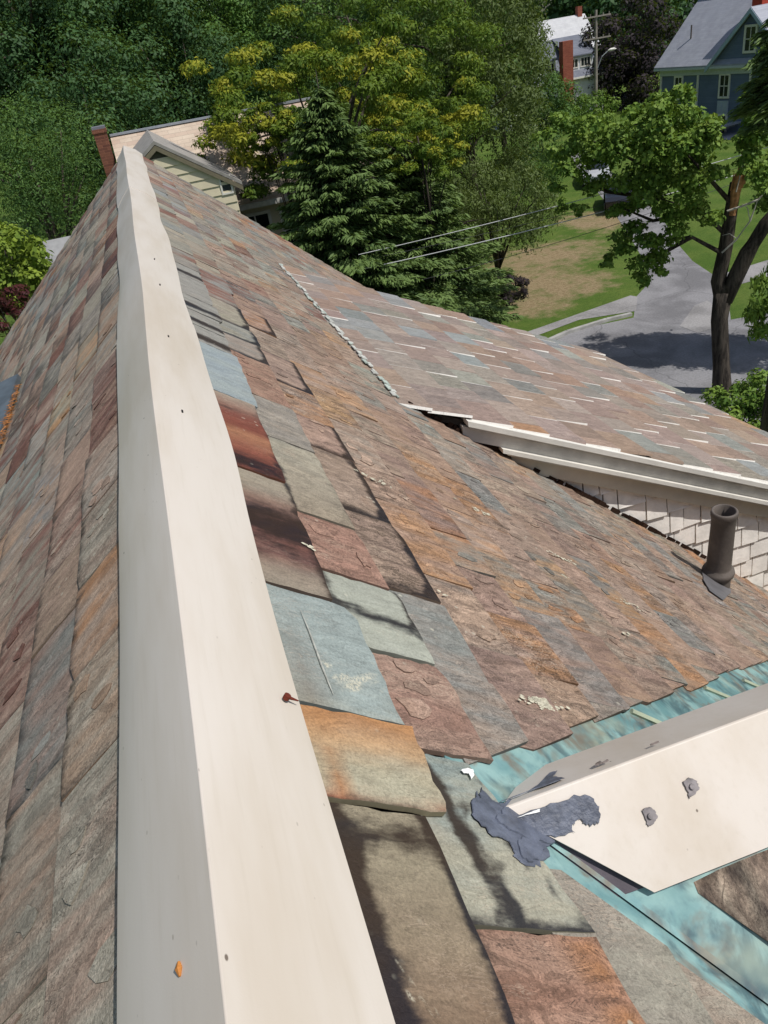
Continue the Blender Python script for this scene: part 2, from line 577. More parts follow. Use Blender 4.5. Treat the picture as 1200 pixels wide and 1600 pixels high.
def clip_poly(poly, a, b, c):
    """keep a*s + b*y <= c"""
    out = []
    for i in range(len(poly)):
        p, q = poly[i], poly[(i + 1) % len(poly)]
        dp, dq = a * p[0] + b * p[1] - c, a * q[0] + b * q[1] - c
        if dp <= 0: out.append(p)
        if (dp < 0) != (dq < 0) and abs(dp - dq) > 1e-9:
            k = dp / (dp - dq)
            out.append((p[0] + k * (q[0] - p[0]), p[1] + k * (q[1] - p[1])))
    return out


def projected(P):
    d = P - CAM
    z = d @ fw
    return 600 + F_PX * (d @ rt) / z, 800 - F_PX * (d @ up) / z, z


def emit(fr, surf, tops, Fc, th, uv, col, col2, stain, flake, rim, deckname, sidecol, bevel=0.0):
    """tops: list of (s, y, h); rim: outline indices in order; adds the side faces"""
    V = [fr.p(*q) for q in tops]
    n = len(V)
    my = sum(t[1] for t in tops) / n
    V2 = [fr.p(*tops[i]) for i in rim] + [fr.p(tops[i][0], tops[i][1] - bevel * (tops[i][1] < my), tops[i][2] - th) for i in rim]
    k = len(rim)
    F2 = list(Fc) + [(n + i, n + k + i, n + k + (i + 1) % k, n + (i + 1) % k) for i in range(k)]
    uv = list(uv) + [uv[i] for i in rim] * 2
    c_ = list(col) + [col[i] for i in rim] * 2
    c2 = list(col2) + [sidecol] * (2 * k)
    pr = [(stain[i], flake, 0.0) for i in range(n)] + [(stain[i] * .6, flake, 1.0) for i in rim] * 2
    ctr = np.mean(V, axis=0)
    px, py, z = projected(ctr)
    area = 0.0
    if z > .05 and -120 < px < 1320 and -100 < py < 1760:
        ds = max(t[0] for t in tops) - min(t[0] for t in tops)
        dy = max(t[1] for t in tops) - min(t[1] for t in tops)
        view = (CAM - ctr) / np.linalg.norm(CAM - ctr)
        area = max(0.0, float(view @ fr.en)) * ds * dy / z ** 2
    SLATES.append(dict(V=V + V2, F=F2, uv=uv, col=c_, col2=c2, par=pr, area=area, deck=deckname, key=surf))


def jitc(c, v=.07):
    k = 1 + rg.uniform(-v, v)
    return tuple(max(.004, x * k * (1 + rg.uniform(-v, v) * .4)) for x in c)


def slate(fr, surf, s0, s1, ya, yb, c1, c2, stain=0.0, flake=.8, th=.013, clips=(), deckname='right', edgecol=None, jag=.006, lift=0.0, sfun=None, cfun=None, head=.03, gap=.0035, slant=0.0, cup=0.0, bevel=0.0):
    """one slate: head tucked under the course above (s0), butt at s1"""
    uo, vo = rg.uniform(0, 60), rg.uniform(0, 60)
    hA = .001 + rg.uniform(0, .002)
    hB = .017 + rg.uniform(-.002, .004) + lift * .6
    tw = rg.uniform(-.004, .004)
    ya += gap / 2
    yb -= gap / 2
    sh = s0 - head
    edgecol = edgecol or tuple(x * .55 for x in c1)
    sA = s1
    hh = lambda s, y: hA + (hB - hA) * (s - sh) / (s1 - sh) + (tw * ((y - ya) / (yb - ya) - .5) + cup * (1 - (y - ya) / (yb - ya))) * (s - sh) / (s1 - sh)
    grid = surf == 'near' and not clips
    if not clips and fr in (FR, FL) and flake > .25:
        _, _, zz = projected(fr.p((s0 + s1) / 2, (ya + yb) / 2))
        if 0 < zz < 5.5: flakes(fr, surf, hh, s0, s1 + min(0, slant), ya, yb, c1, flake, deckname, rg.choice((0, 1, 2, 3, 4)) if flake > .6 else 0)
    if grid:
        nu, nv = (9, 9) if (sfun or cfun) else (5, 4)
        j1 = [s1 + slant * i / nu + rg.uniform(-jag, jag) for i in range(nu + 1)]
        if rg.random() < .35:
            j1[0 if rg.random() < .5 else nu] -= rg.uniform(.008, .022)
        ja = [rg.uniform(-1, 1) * .004 for _ in range(nv + 1)]
        jb = [rg.uniform(-1, 1) * .004 for _ in range(nv + 1)]
        tops, uv, col, col2, st = [], [], [], [], []
        for j in range(nv + 1):
            v = j / nv
            for i in range(nu + 1):
                u = i / nu
                s = sh + (j1[i] - sh) * v
                y = ya + ja[j] * (1 - u) + (yb - ya) * u + jb[j] * u
                e = 0.0
                if i in (0, nu) or j == nv: e = -.0025
                tops.append((s, y, hh(s, y) + e + (rg.uniform(-1, 1) * .0012)))
                uv.append((S * y + uo, S * s + vo))
                ve = max(0.0, (s - s0) / (s1 - s0))
                if cfun:
                    ca, cb = cfun(u, ve)
                else:
                    ca, cb = c1, c2
                col.append(ca)
                col2.append(cb)
                st.append(min(1, max(0, sfun(u, ve) if sfun else edge_stain(u, ve, stain))))
        w = nu + 1
        Fc = [(j * w + i, (j + 1) * w + i, (j + 1) * w + i + 1, j * w + i + 1) for j in range(nv) for i in range(nu)]
        rim = [i for i in range(w)] + [j * w + nu for j in range(1, nv + 1)] + [nv * w + i for i in range(nu - 1, -1, -1)] + [j * w for j in range(nv - 1, 0, -1)]
        if fr.es[0] * 1 < 0 or fr is FWN:
            Fc = [tuple(reversed(f)) for f in Fc]
            rim = list(reversed(rim))
        emit(fr, surf, tops, Fc, th, uv, col, col2, st, flake, rim, deckname, edgecol, bevel)
        return
    nb = 5
    poly = [(sh, ya), (s0 + (s1 - s0) * .5, ya + rg.uniform(-1, 1) * .003)]
    poly += [(s1 + rg.uniform(-jag, jag) - (.015 * rg.random() if i in (0, nb) and rg.random() < .3 else 0), ya + (yb - ya) * i / nb) for i in range(nb + 1)]
    poly += [(s0 + (s1 - s0) * .5, yb + rg.uniform(-1, 1) * .003), (sh, yb)]
    for cl in clips: 
        poly = clip_poly(poly, *cl)
        if len(poly) < 3: return
    ar = abs(sum(poly[i][0] * poly[(i + 1) % len(poly)][1] - poly[(i + 1) % len(poly)][0] * poly[i][1] for i in range(len(poly)))) / 2
    if ar < .0025: return
    tops = [(s, y, hh(s, y)) for s, y in poly]
    uv = [(S * y + uo, S * s + vo) for s, y in poly]
    st = [edge_stain((y - ya) / (yb - ya), (s - s0) / (s1 - s0), stain) for s, y in poly]
    k = len(poly)
    order = list(range(k))
    if fr.es[0] < 0 or fr is FWN: order = order[::-1]
    emit(fr, surf, tops, [tuple(order)], th, uv, [c1] * k, [c2] * k, st, flake, order, deckname, edgecol, bevel)


def edge_stain(u, v, k):
    e = max(math.exp(-((1 - v) / .09) ** 2), .8 * math.exp(-(u / .07) ** 2), .5 * math.exp(-((1 - u) / .05) ** 2))
    return k * e


def flakes(fr, surf, hh, s0, s1, ya, yb, c1, fl, deckname, k):
    for _ in range(k):
        ls, ly = rg.uniform(.035, .12), rg.uniform(.012, .05)
        if s1 - s0 < .2: ls *= .7
        cs, cy = rg.uniform(s0 + ls * .4, s1 - ls * .6), rg.uniform(ya + ly, yb - ly)
        m = 9
        poly = []
        for q in range(m):
            a = 6.2832 * q / m
            r = rg.uniform(.55, 1.15)
            poly.append((cs + math.cos(a) * ls * .5 * r, cy + math.sin(a) * ly * r))
        poly = [q for q in poly if s0 - .01 < q[0] < s1 - .004 and ya + .004 < q[1] < yb - .004]
        if len(poly) < 4: continue
        uo, vo = rg.uniform(0, 60), rg.uniform(0, 60)
        up_ = rg.uniform(.0015, .0038)
        tops = [(a, b, hh(a, b) + up_) for a, b in poly]
        kk = rg.uniform(.78, 1.28)
        cc = tuple(min(.6, x * kk) for x in c1)
        order = list(range(len(poly)))
        if fr.es[0] < 0 or fr is FWN: order = order[::-1]
        emit(fr, 'flake', tops, [tuple(order)], up_ + .0015, [(S * b + uo, S * a + vo) for a, b in poly], [cc] * len(poly), [tuple(x * .9 for x in cc)] * len(poly), [0.0] * len(poly), fl, order, deckname, tuple(x * .45 for x in cc))


# palettes (sRGB as the sunlit stone shows)
BROWN = [lin(*c) for c in ((157, 134, 118), (151, 129, 113), (164, 141, 124), (147, 126, 112), (158, 132, 112), (162, 142, 126), (144, 122, 109), (152, 137, 124))]
GREY = [lin(*c) for c in ((142, 137, 127), (134, 130, 122), (150, 143, 131), (137, 137, 131))]
GREEN = [lin(*c) for c in ((147, 148, 138), (141, 143, 135), (153, 152, 140))]
BLUE = [lin(*c) for c in ((141, 146, 145), (136, 141, 141), (147, 150, 147))]
RUST = [lin(*c) for c in ((172, 133, 101), (165, 125, 94), (176, 141, 110))]
RED = [lin(*c) for c in ((124, 90, 78), (134, 100, 88), (116, 84, 74))]
PINK = [lin(*c) for c in ((157, 139, 129), (151, 132, 122), (161, 144, 133), (149, 135, 126), (154, 142, 132))]
TAN = [lin(*c) for c in ((156, 148, 132), (149, 141, 126), (161, 153, 137))]


def pick(w):
    t = rg.random() * sum(x[1] for x in w)
    for p, k in w:
        t -= k
        if t <= 0: return jitc(rg.choice(p))
    return jitc(rg.choice(w[-1][0]))


def pal_right(s, y):
    if s < .8 and y > 1.9: w = [(TAN, 3), (RED, 2.4), (GREY, 3), (BLUE, 1), (BROWN, 1.2)]
    elif y > 6 and s < 3: w = [(GREY, 4), (BROWN, 3), (TAN, 1.5), (GREEN, 1), (RED, .8), (RUST, .4)]
    elif y > 4.2 and s > .9: w = [(BROWN, 7), (GREY, 2.0), (GREEN, .7), (RUST, .7)]
    elif s > 4: w = [(BROWN, 4), (GREY, 4), (RUST, .4)]
    elif .95 < s < 2.7 and 1.4 < y < 3.3: w = [(BROWN, 6), (GREY, 1.8), (RUST, 2.4)]
    else: w = [(BROWN, 10), (GREY, 1.1), (RUST, .6)]
    return pick(w), pick(w if rg.random() < .6 else [(BROWN, 3), (GREY, 1)])


EXP = .238
FARV = lambda s: 1.15 + .505 * (s - .72)         # edge of the slates beside the far copper valley
NEARV = lambda s: .87 - .86 * (s - .79)          # and beside the near one

# explicit slates of the first two courses beside the cap
_c = lambda *a: lin(*a)


def lerp(a, b, t):
    t = min(1, max(0, t))
    return tuple(x + (y - x) * t for x, y in zip(a, b))


def bump1(x, c, w): return math.exp(-((x - c) / w) ** 2)


def near(s0, s1, ya, yb, c1, c2, sfun=None, cfun=None, flake=.35, **kw):
    slate(FR, 'near', s0, s1, ya, yb, _c(*c1), _c(*c2), flake=flake, sfun=sfun, cfun=cfun, head=.09 if s0 < .3 else .03, **kw)


near(.25, .475, -.25, .30, (140, 112, 92), (120, 90, 74), lambda u, v: .6 * bump1(v, 0, .3))
near(.25, .475, .30, .935, (146, 136, 118), (150, 138, 118),
     lambda u, v: max(1.1 * bump1(v, -.02, .36 - .22 * u), 1.0 * bump1(v, .98, .09), 1.0 * bump1(u, .93, .07), .35 * bump1(u, .25, .2) * v),
     lambda u, v: (lerp(_c(104, 66, 50), _c(148, 138, 116), u * 1.25), lerp(_c(114, 76, 60), _c(142, 132, 112), u * 1.2)))
near(.25, .53, .945, 1.195, (170, 160, 132), (176, 150, 112),
     lambda u, v: .55 * bump1(u, 0, .10),
     lambda u, v: (lerp(lerp(_c(172, 162, 136), _c(184, 136, 92), (u - .25) * 1.6), _c(150, 98, 74), 1.2 * bump1(u, 0, .14)), lerp(_c(170, 164, 142), _c(164, 116, 78), max((u - .35) * 1.5, .9 * bump1(v, .12, .06)))), lift=.006)
near(.25, .52, 1.205, 1.665, (146, 153, 148), (152, 158, 148),
     lambda u, v: max(.34 * bump1(v, .22, .14) * bump1(u, .35, .35), .3 * bump1(v, 1, .05)),
     lambda u, v: (lerp(_c(146, 154, 150), _c(166, 162, 144), bump1(u, 0, .16)), lerp(_c(150, 160, 156), _c(128, 122, 112), bump1(v, .1, .2) * (1 - u))))
near(.25, .465, 1.675, 2.41, (128, 112, 100), (104, 78, 74),
     lambda u, v: max(.85 * bump1(u, .50, .22), .75 * bump1(v, 1.0, .10), .45 * bump1(u, .22, .2)),
     lambda u, v: (lerp(_c(122, 84, 74), _c(160, 150, 132), max(bump1(u, .95, .22), bump1(u, .04, .12))), lerp(_c(104, 74, 70), _c(150, 142, 126), max(bump1(u, .9, .2), bump1(u, .05, .1)))))
near(.25, .465, 2.42, 3.19, (138, 92, 74), (120, 70, 58),
     lambda u, v: max(.75 * bump1(u, .06, .16), .55 * bump1(v, 1.0, .09), .45 * bump1(v, .0, .2), .5 * bump1(u, .75, .06)),
     lambda u, v: (lerp(lerp(_c(128, 78, 64), _c(158, 146, 130), (u - .68) * 3), _c(176, 132, 98), .55 * bump1(u, .42, .10)), lerp(_c(118, 66, 56), _c(150, 138, 122), (u - .7) * 3)))
near(.25, .485, 3.20, 3.93, (142, 151, 154), (150, 158, 156), lambda u, v: .35 * bump1(u, .05, .07), flake=.3)
for ya, yb, k in ((3.94, 4.26, 1), (4.27, 4.60, 1), (4.61, 4.98, 1), (4.99, 5.6, 0), (5.61, 6.0, 1)):
    near(.25, .47 + rg.uniform(-.01, .02), ya, yb, (148, 146, 138), (138, 134, 128),
         (lambda u, v, k=k: k * max(.95 * bump1(u, .28, .2), .3 * bump1(v, 1, .1))), flake=.3)
# second course
near(.475, .735, -.25, .20, (150, 118, 98), (142, 104, 84), flake=.8)
near(.475, .79, .20, .705, (162, 132, 112), (152, 116, 96), lambda u, v: max(.55 * bump1(v, 0, .09), .3 * bump1(u, 1, .05)),
     lambda u, v: (lerp(_c(160, 130, 112), _c(168, 118, 78), .9 * bump1(v, .85, .16)), _c(150, 116, 98)), flake=.9)
near(.50, .80, .715, 1.135, (160, 156, 136), (142, 146, 136),
     lambda u, v: max(1.0 * bump1(v - .25 * (1 - u), .10, .10) * (u < .9), .75 * bump1(v - .9 * (1 - u), .1, .06) * (u < .8), .6 * bump1(v - .4 * u, .30, .035), .7 * bump1(u, .0, .04), .8 * bump1(v, 1, .06)),
     lambda u, v: (lerp(_c(164, 160, 142), _c(168, 122, 88), bump1(v, .0, .12) * bump1(u, .75, .2)), lerp(_c(150, 154, 144), _c(134, 146, 142), u)), slant=-.115, lift=-.004)
near(.53, .765, 1.15, 1.495, (162, 136, 120), (150, 120, 106), lambda u, v: .4 * bump1(u, 0, .06), flake=.75)
near(.475, .75, 1.505, 1.86, (164, 166, 152), (158, 160, 148),
     lambda u, v: max(.85 * bump1(u, .52 - .12 * v, .11), .8 * bump1(v, 1, .06) * (u > .3), .6 * bump1(v, 0, .1) * (u > .3)), flake=.3)
near(.475, .72, 1.87, 2.235, (158, 126, 110), (146, 112, 98), flake=.9)
near(.475, .71, 2.245, 2.90, (156, 146, 128), (146, 136, 120), lambda u, v: max(.7 * bump1(v, 0, .10) * (u < .6), .45 * bump1(v, 1, .08), .4 * bump1(u, .42, .05)),
     lambda u, v: (lerp(_c(150, 138, 120), _c(166, 158, 140), u * 1.2), lerp(_c(140, 128, 112), _c(150, 146, 132), u)), flake=.5)
near(.475, .71, 2.91, 3.42, (150, 142, 130), (136, 130, 122), lambda u, v: .3 * bump1(u, 0, .08), flake=.6)
near(.475, .71, 3.43, 4.1, (148, 118, 102), (158, 130, 112), flake=.8)
# third course, the pieces along the valley
near(.713, .955, 1.50, 1.895, (138, 140, 134), (146, 136, 126), flake=.6)
slate(FR, 'near', .713, .955, 1.06, 1.495, _c(142, 140, 134), _c(150, 134, 120), flake=.8, clips=((.505, -1.0, -(1.15 - .505 * .72)),), stain=.3)
slate(FR, 'near', .713, .985, .33, .86, _c(150, 146, 132), _c(146, 138, 126), flake=.5, clips=((.86, 1.0, .87 + .86 * .79),), stain=.3)
slate(FR, 'near', .713, .965, -.3, .325, _c(150, 122, 104), _c(140, 116, 100), flake=.8, stain=.3)
slate(FR, 'near', .95, 1.2, .1, .74, _c(154, 148, 134), _c(148, 132, 118), flake=.6, clips=((.86, 1.0, .87 + .86 * .79),), stain=.3)


def courses(fr, name, s_first, s_last, y0, y1, exp, pal, wmin, wmax, skip, stain, flake, clipf=None, start=None, flush=False, cupf=None, gap=.0035, bevel=0.0, edgecol=None, jag=.006, th=.013):
    k = 0
    s1 = s_first
    while s1 < s_last:
        y = (start(k) if start else y0) + 0.0
        s0 = s1 - exp
        first = flush
        if not flush and not (start and start(k) > y0): y = y0 - rg.uniform(0, wmax)
        while y < y1:
            w = rg.uniform(wmin, wmax)
            if first: w = wmin * .5 if k % 2 else wmax * .9
            first = False
            yb = y + w
            if y1 - yb < wmin * .5: yb = y1
            mid = ((s0 + s1) / 2, (y + yb) / 2)
            if not skip(s0, s1, y, yb):
                c1, c2 = pal(*mid)
                cl = clipf(s0, s1, y, yb) if clipf else ()
                P = fr.p(*mid)
                _, _, z = projected(P)
                st = stain(mid[0], mid[1])
                slate(fr, 'near' if z < 3.2 else 'far', s0, s1 + rg.uniform(-.009, .009), y, yb, c1, c2, st, flake(mid[0], mid[1]) * rg.uniform(.65, 1.25),
                      clips=cl, deckname=name, edgecol=edgecol(c1) if edgecol else None, jag=jag, th=th * rg.uniform(.8, 1.3), lift=rg.choice((0, 0, 0, .003, .007)), cup=cupf() if cupf else 0.0, gap=gap, bevel=bevel)
            y = yb
        s1 += exp
        k += 1


def skip_right(s0, s1, y, yb):
    if s0 > JS + .05 and y > 5.1 and yb < 10.0: return True
    if s0 > .70:
        if y > 1.0 and yb < FARV(s0) - .02: return True
        if yb <= 1.02 and y > NEARV(s0): return True
        if y > NEARV(s0) and yb < FARV(s0) : return True
    return False


def clip_right(s0, s1, y, yb):
    if s1 < .78: return ()
    m = (y + yb) / 2
    j = rg.uniform(-.03, .03)
    if m > .95 + .2 * (s0 - .7):
        if y > FARV(s1) + .06: return ()
        return ((.505, -1.0, -(1.15 - .505 * .72) - j),)       # y >= FARV(s)
    if yb < NEARV(s1) - .06: return ()
    return ((.86, 1.0, .87 + .86 * .79 + j * .3),)


starts = {0: 6.01, 1: 4.11, 2: 1.90}
courses(FR, 'right', .475, SE, Y0, Y1, EXP, pal_right, .30, .62,
        lambda s0, s1, y, yb: skip_right(s0, s1, y, yb) or (abs(s0 - (.475 + 2 * EXP)) < .02 and y < .74 and yb > .0),
        lambda s, y: (1.0 if s < 1.0 and y < 5.5 else .4) * (rg.random() < (.85 if s < 1.0 else .45)), lambda s, y: .45 if s < .8 else 1.0,
        clip_right, lambda k: starts.get(k, Y0))


def pal_left(s, y):
    w = [(TAN, 2.6), (GREY, 2.2), (BROWN, 3.6), (GREEN, .5), (RED, 1.4 if s > .6 else 3.2), (RUST, .4)]
    k = 1.16
    if y < 3: w = [(BROWN, 4), (RED, 2.6), (TAN, 2.2), (GREY, 1.0), (RUST, .3)]
    return tuple(x * k for x in pick(w)), tuple(x * k for x in pick(w))


courses(FL, 'left', .47, SE, Y0, Y1, .265, pal_left, .36, .75, lambda s0, s1, y, yb: (s0 > 1.95 and y > 5.6 and yb < 8.0),
        lambda s, y: .62 * (rg.random() < .6), lambda s, y: .8)


def pal_dormer(s, y):
    w = [(PINK, 6), (BROWN, 3 + s * .5), (GREEN, .8), (BLUE, .9), (GREY, 1.6), (RUST, .05 + .02 * s)]
    m_ = lin(153, 139, 129)
    a = tuple(x * .86 + y_ * .14 for x, y_ in zip(pick(w), m_))
    k = rg.uniform(.84, 1.1)
    return a, tuple(x * k for x in a)


DE = lambda y: 5.1 + (10.05 - y) * .30        # lower edge of the dormer roof
courses(FD, 'dormer', .28, 7.3, 4.968, 10.06, .355, pal_dormer, .34, .52, lambda s0, s1, y, yb: s0 > DE(y), lambda s, y: .18,
        lambda s, y: .55, lambda s0, s1, y, yb: ((1.0, .30, 5.1 + 10.05 * .30 + rg.uniform(-.04, .04)),) if s1 > DE(yb) - .1 else (),
        edgecol=lambda c: lin(230, 226, 218) if rg.random() < .66 else tuple(x * .9 for x in c), th=.02, flush=True, gap=.006, bevel=.010, cupf=lambda: rg.choice((0, 0, .003, .006, .012)))
# wing: the slates beside the near copper valley
for k in range(7):
    s0, s1 = .265 + .235 * k, .50 + .235 * k
    x0 = .676 + .76 * s0
    x0 += .02 if k % 2 == 0 else -.16
    while x0 < 6.4:
        x1 = x0 + rg.uniform(.34, .5)
        c1, c2 = pick([(BROWN, 3), (RED, 3), (TAN, 1), (GREY, 1)]), pick([(BROWN, 2), (RED, 2), (TAN, 2)])
        slate(FWN, 'wing', s0, s1, x0, x1, c1, c2, .7, .8, clips=((.76, -1.0, -.676 - rg.uniform(-.02, .02)),) if x0 < .7 + .76 * s1 else (), deckname='wing', th=.03, lift=.014)
        x0 = x1

# ---- dormer body ---------------------------------------------------------------------------
mb = MB()
dpts = [FD.p(0.02, 5.02, -.03), FD.p(6.7, 5.02, -.03), FD.p(DE(7) - .05, 7, -.03), FD.p(DE(10.0) - .05, 10.0, -.03), FD.p(.02, 10.0, -.03)]
mb.prism([p - FD.en * S * .05 for p in dpts], FD.en * S * .05)
dormer = mb.build('dormer', M['deck'], house)
dormer['label'] = 'low-pitched dormer roofed in pink and grey slates'


def dz(x):                                     # dormer roof plane height over house x
    return -JS * sp_ - (x - JS * cp) * math.tan(DP)


def rail(name, y0, y1, zt, zb, xa, xb, mat, parent, top_in=0.0):
    """a board following the dormer's rake, between two heights below its plane"""
    mb = MB()
    a = [W(xa, y0, dz(xa) + zb), W(xb, y0, dz(xb) + zb), W(xb, y0 + top_in, dz(xb) + zt), W(xa, y0 + top_in, dz(xa) + zt)]
    b = [W(xa, y1, dz(xa) + zb), W(xb, y1, dz(xb) + zb), W(xb, y1, dz(xb) + zt), W(xa, y1, dz(xa) + zt)]
    mb.add(a + b, [(0, 1, 2, 3), (7, 6, 5, 4), (3, 2, 6, 7), (0, 4, 5, 1), (0, 3, 7, 4), (1, 5, 6, 2)])
    return mb.build(name, mat, parent)


cheek_y = 5.07
mb = MB()
xw = 7.0
mb.prism([W(JS * cp + .05, cheek_y, dz(JS * cp + .05) - .06), W(xw, cheek_y, dz(xw) - .06), W(xw, cheek_y, dz(xw) - 4.0), W(JS * cp + .05, cheek_y, dz(JS * cp) - .10)], (0, .06, 0))
wall = mb.build('cheek_wall', M['rot'], house)
rail('fascia_board', 4.972, 5.065, -.074, -.19, 1.95, 7.2, M['trim'], house)
rail('crown_moulding', 4.918, 5.065, -.004, -.05, 1.98, 7.2, M['white'], house)
rail('crown_moulding', 4.945, 5.065, -.05, -.075, 2.0, 7.2, M['trim'], house, .006)
rail('bed_moulding', 4.928, 5.065, -.19, -.228, 2.25, 7.2, M['white'], house)
rail('bed_moulding', 4.955, 5.065, -.228, -.25, 2.3, 7.2, M['trim'], house)
rail('frieze_board', 5.005, 5.065, -.25, -.40, 2.35, 7.2, M['tanboard'], house)
# cheek wall shingles, laid level in rows, their lower ends uneven
rs = random.Random(4)
for k in range(15):
    zt = -1.985 - k * .215
    x = 2.3 + rs.uniform(0, .2)
    while x < 6.6:
        w = rs.uniform(.13, .30)
        xb = x + w
        zb = zt - .215 - rs.uniform(0, .02)
        ztop = min(zt + .03, min(dz(x), dz(xb)) - .395)
        zl, zr = min(zt + .03, dz(x) - .395), min(zt + .03, dz(xb) - .395)
        floor_z = -min(x, xb) / cp * sp_ - .02
        if zl > zb + .03 and zt > -xb / cp * sp_ - .05:
            mb = MB()
            t0, t1 = .008, .030 + rs.uniform(0, .012)
            a = [W(x + .006, cheek_y - t1, zb + rs.uniform(-.006, .006)), W(xb - .006, cheek_y - t1, zb + rs.uniform(-.006, .006)), W(xb - .006, cheek_y - t0, max(zr, zb + .012)), W(x + .006, cheek_y - t0, zl)]
            mb.prism([p + np.array([0, S * .012, 0]) for p in a], (0, -S * .012, 0))
            mb.build('shingle', M['shingle'], wall)
        x = xb
# rotten gap where the rake meets the main roof
mb = MB()
for i in range(60):
    s = 2.06 + i * .06 + rs.uniform(-.04, .04)
    p = FR.p(s, 5.02 + rs.uniform(-.02, .02), .03)
    mb.box(p, (S * rs.uniform(.03, .10), S * rs.uniform(.01, .03), S * rs.uniform(.02, .045)), 0, 0, np.array([FR.es, FR.ey, FR.en]))
o = mb.build('rotten_trim', M['rot'], house)
o['kind'] = 'stuff'
# metal step flashing and mortar along the joint of dormer and main roof
mb = MB()
for i in range(110):
    y = 5.1 + i * .045
    if rs.random() < .25: continue
    mb.box(FD.p(.015 + rs.uniform(-.012, .03), y, .022 + rs.uniform(-.004, .003)), (S * rs.uniform(.012, .05), S * rs.uniform(.04, .11), S * .008), 0, rs.choice((0, 0, 1)), np.array([FD.es, FD.ey, FD.en]))
o = mb.build('joint_mortar', [m_plain('chalky_mortar', lin(188, 188, 180), .25, 20, .8, .2, .004, 80), m_plain('verdigris_mortar', lin(166, 176, 166), .25, 20, .8, .2, .004, 80)], house)
o['kind'] = 'stuff'
mb = MB()
for sx, yy, in ((0, 10.02),):
    mb.prism([FD.p(.3, yy, -.08), FD.p(DE(10) - .1, yy, -.08), FD.p(DE(10) - .1, yy, -1.6), FD.p(3.2, yy, -1.6)], (0, .05, 0))
for ya, yb in ((5.15, 7.0), (7.0, 10.0)):
    a, b = FD.p(DE(ya) - .35, ya, -.1), FD.p(DE(yb) - .35, yb, -.1)
    mb.prism([a, b, b - np.array([0, 0, 2.0]), a - np.array([0, 0, 2.0])], (-.05, 0, 0))
mb.build('dormer_front_wall', M['shingle'], house)

# ---- small cricket on the left slope ---------------------------------------------------------
mb = MB()
FLD = Frame((-1.93 * cp, 0, -1.93 * sp_ + .03), (-math.cos(R(14)), 0, -math.sin(R(14))))
mb.prism([FLD.p(0, 5.9, 0), FLD.p(2.6, 5.7, 0), FLD.p(2.6, 7.9, 0), FLD.p(.02, 7.65, 0)], FLD.en * S * .05)
mb.prism([FLD.p(.05, 5.92, -.02), FLD.p(2.6, 5.75, -.02), FLD.p(2.6, 5.75, -1.6), FLD.p(1.6, 5.8, -1.0)], (0, S * .04, 0))
cricket = mb.build('metal_cricket', m_plain('weathered_lead', lin(84, 93, 100), .25, 8, .5, .4, .003, 30), house)
mb = MB()
for i in range(170):
    s, y = 1.90 + rs.gauss(0, .022), rs.uniform(6.0, 7.35)
    p = FL.p(s, y, .03 + rs.random() * .03)
    a = rs.uniform(0, 6.28)
    d = np.array([math.cos(a), math.sin(a), rs.uniform(-.3, .3)]) * .022
    mb.tube([p - d, p + d], .0012, 3)
o = mb.build('fallen_needles', M['needle'], house)
o['kind'] = 'stuff'

# ---- link the slates: the 300 that show largest as parts, the rest joined ---------------------


def slate_mesh(L, name):
    V, Fc, uv, c1, c2, pr = [], [], [], [], [], []
    for s in L:
        b = len(V)
        V += [tuple(v) for v in s['V']]
        Fc += [tuple(i + b for i in f) for f in s['F']]
        uv += s['uv']
        c1 += s['col']
        c2 += s['col2']
        pr += s['par']
    me = bpy.data.meshes.new(name)
    me.from_pydata([tuple(float(q) for q in v) for v in V], [], Fc)
    me.materials.append(SLATE)
    idx = np.zeros(len(me.loops), dtype=np.int32)
    me.loops.foreach_get('vertex_index', idx)
    ul = me.uv_layers.new(name='uv')
    ul.data.foreach_set('uv', np.array(uv, dtype=np.float32)[idx].ravel())
    for nm, arr in (('col', c1), ('col2', c2), ('par', pr)):
        a = me.attributes.new(nm, 'FLOAT_COLOR', 'POINT')
        A = np.ones((len(V), 4), dtype=np.float32)
        A[:, :3] = np.array(arr, dtype=np.float32)
        a.data.foreach_set('color', A.ravel())
    me.update()
    return me


mb = MB()
mb.prism([FWN.p(.02, .70, -.08), FWN.p(.02, 9.0, -.08), FWN.p(6.0, 9.0, -.08), FWN.p(6.0, 6.8, -.08)], FWN.en * S * .03)
FW2 = Frame((0, WTY, WTZ), (0, math.cos(WP2), -math.sin(WP2)), (1, 0, 0))
mb.prism([FW2.p(.02, .75, -.08), FW2.p(5.0, 5.6, -.08), FW2.p(5.0, 9.0, -.08), FW2.p(.02, 9.0, -.08)], FW2.en * S * .03)
wing = mb.build('wing_roof', M['deck'], house)
wing['label'] = 'lower cross wing roof with its own cream ridge cap and copper valleys'
decks = dict(right=right_deck, left=left_deck, dormer=dormer, wing=wing)
FLAKES = [s for s in SLATES if s['key'] == 'flake']
SLATES = [s for s in SLATES if s['key'] != 'flake']
o = link('slate_flakes', slate_mesh(FLAKES, 'slate_flakes'), house)
o['kind'] = 'stuff'
SLATES.sort(key=lambda s: -s['area'])
for s in SLATES[:300]:
    link('slate', slate_mesh([s], 'slate'), decks[s['deck']])
o = link('slate_courses', slate_mesh(SLATES[300:], 'slate_courses'), house)
o['kind'] = 'stuff'

mb = MB()
pts = [FR.pix(*q) for q in ((466, 960), (476, 985), (487, 1015), (498, 1046), (508, 1072), (516, 1092))]
mb.tube([FR.p(a, b, .0125 + .030 * (a - .30)) for a, b in pts], [.0004, .0011, .0014, .0014, .0011, .0004], 5)
o = mb.build('cleft', m_plain('pale_cleft', lin(176, 176, 166), .25, 60, .8), house)
# ---- ridge cap of the main roof -------------------------------------------------------------


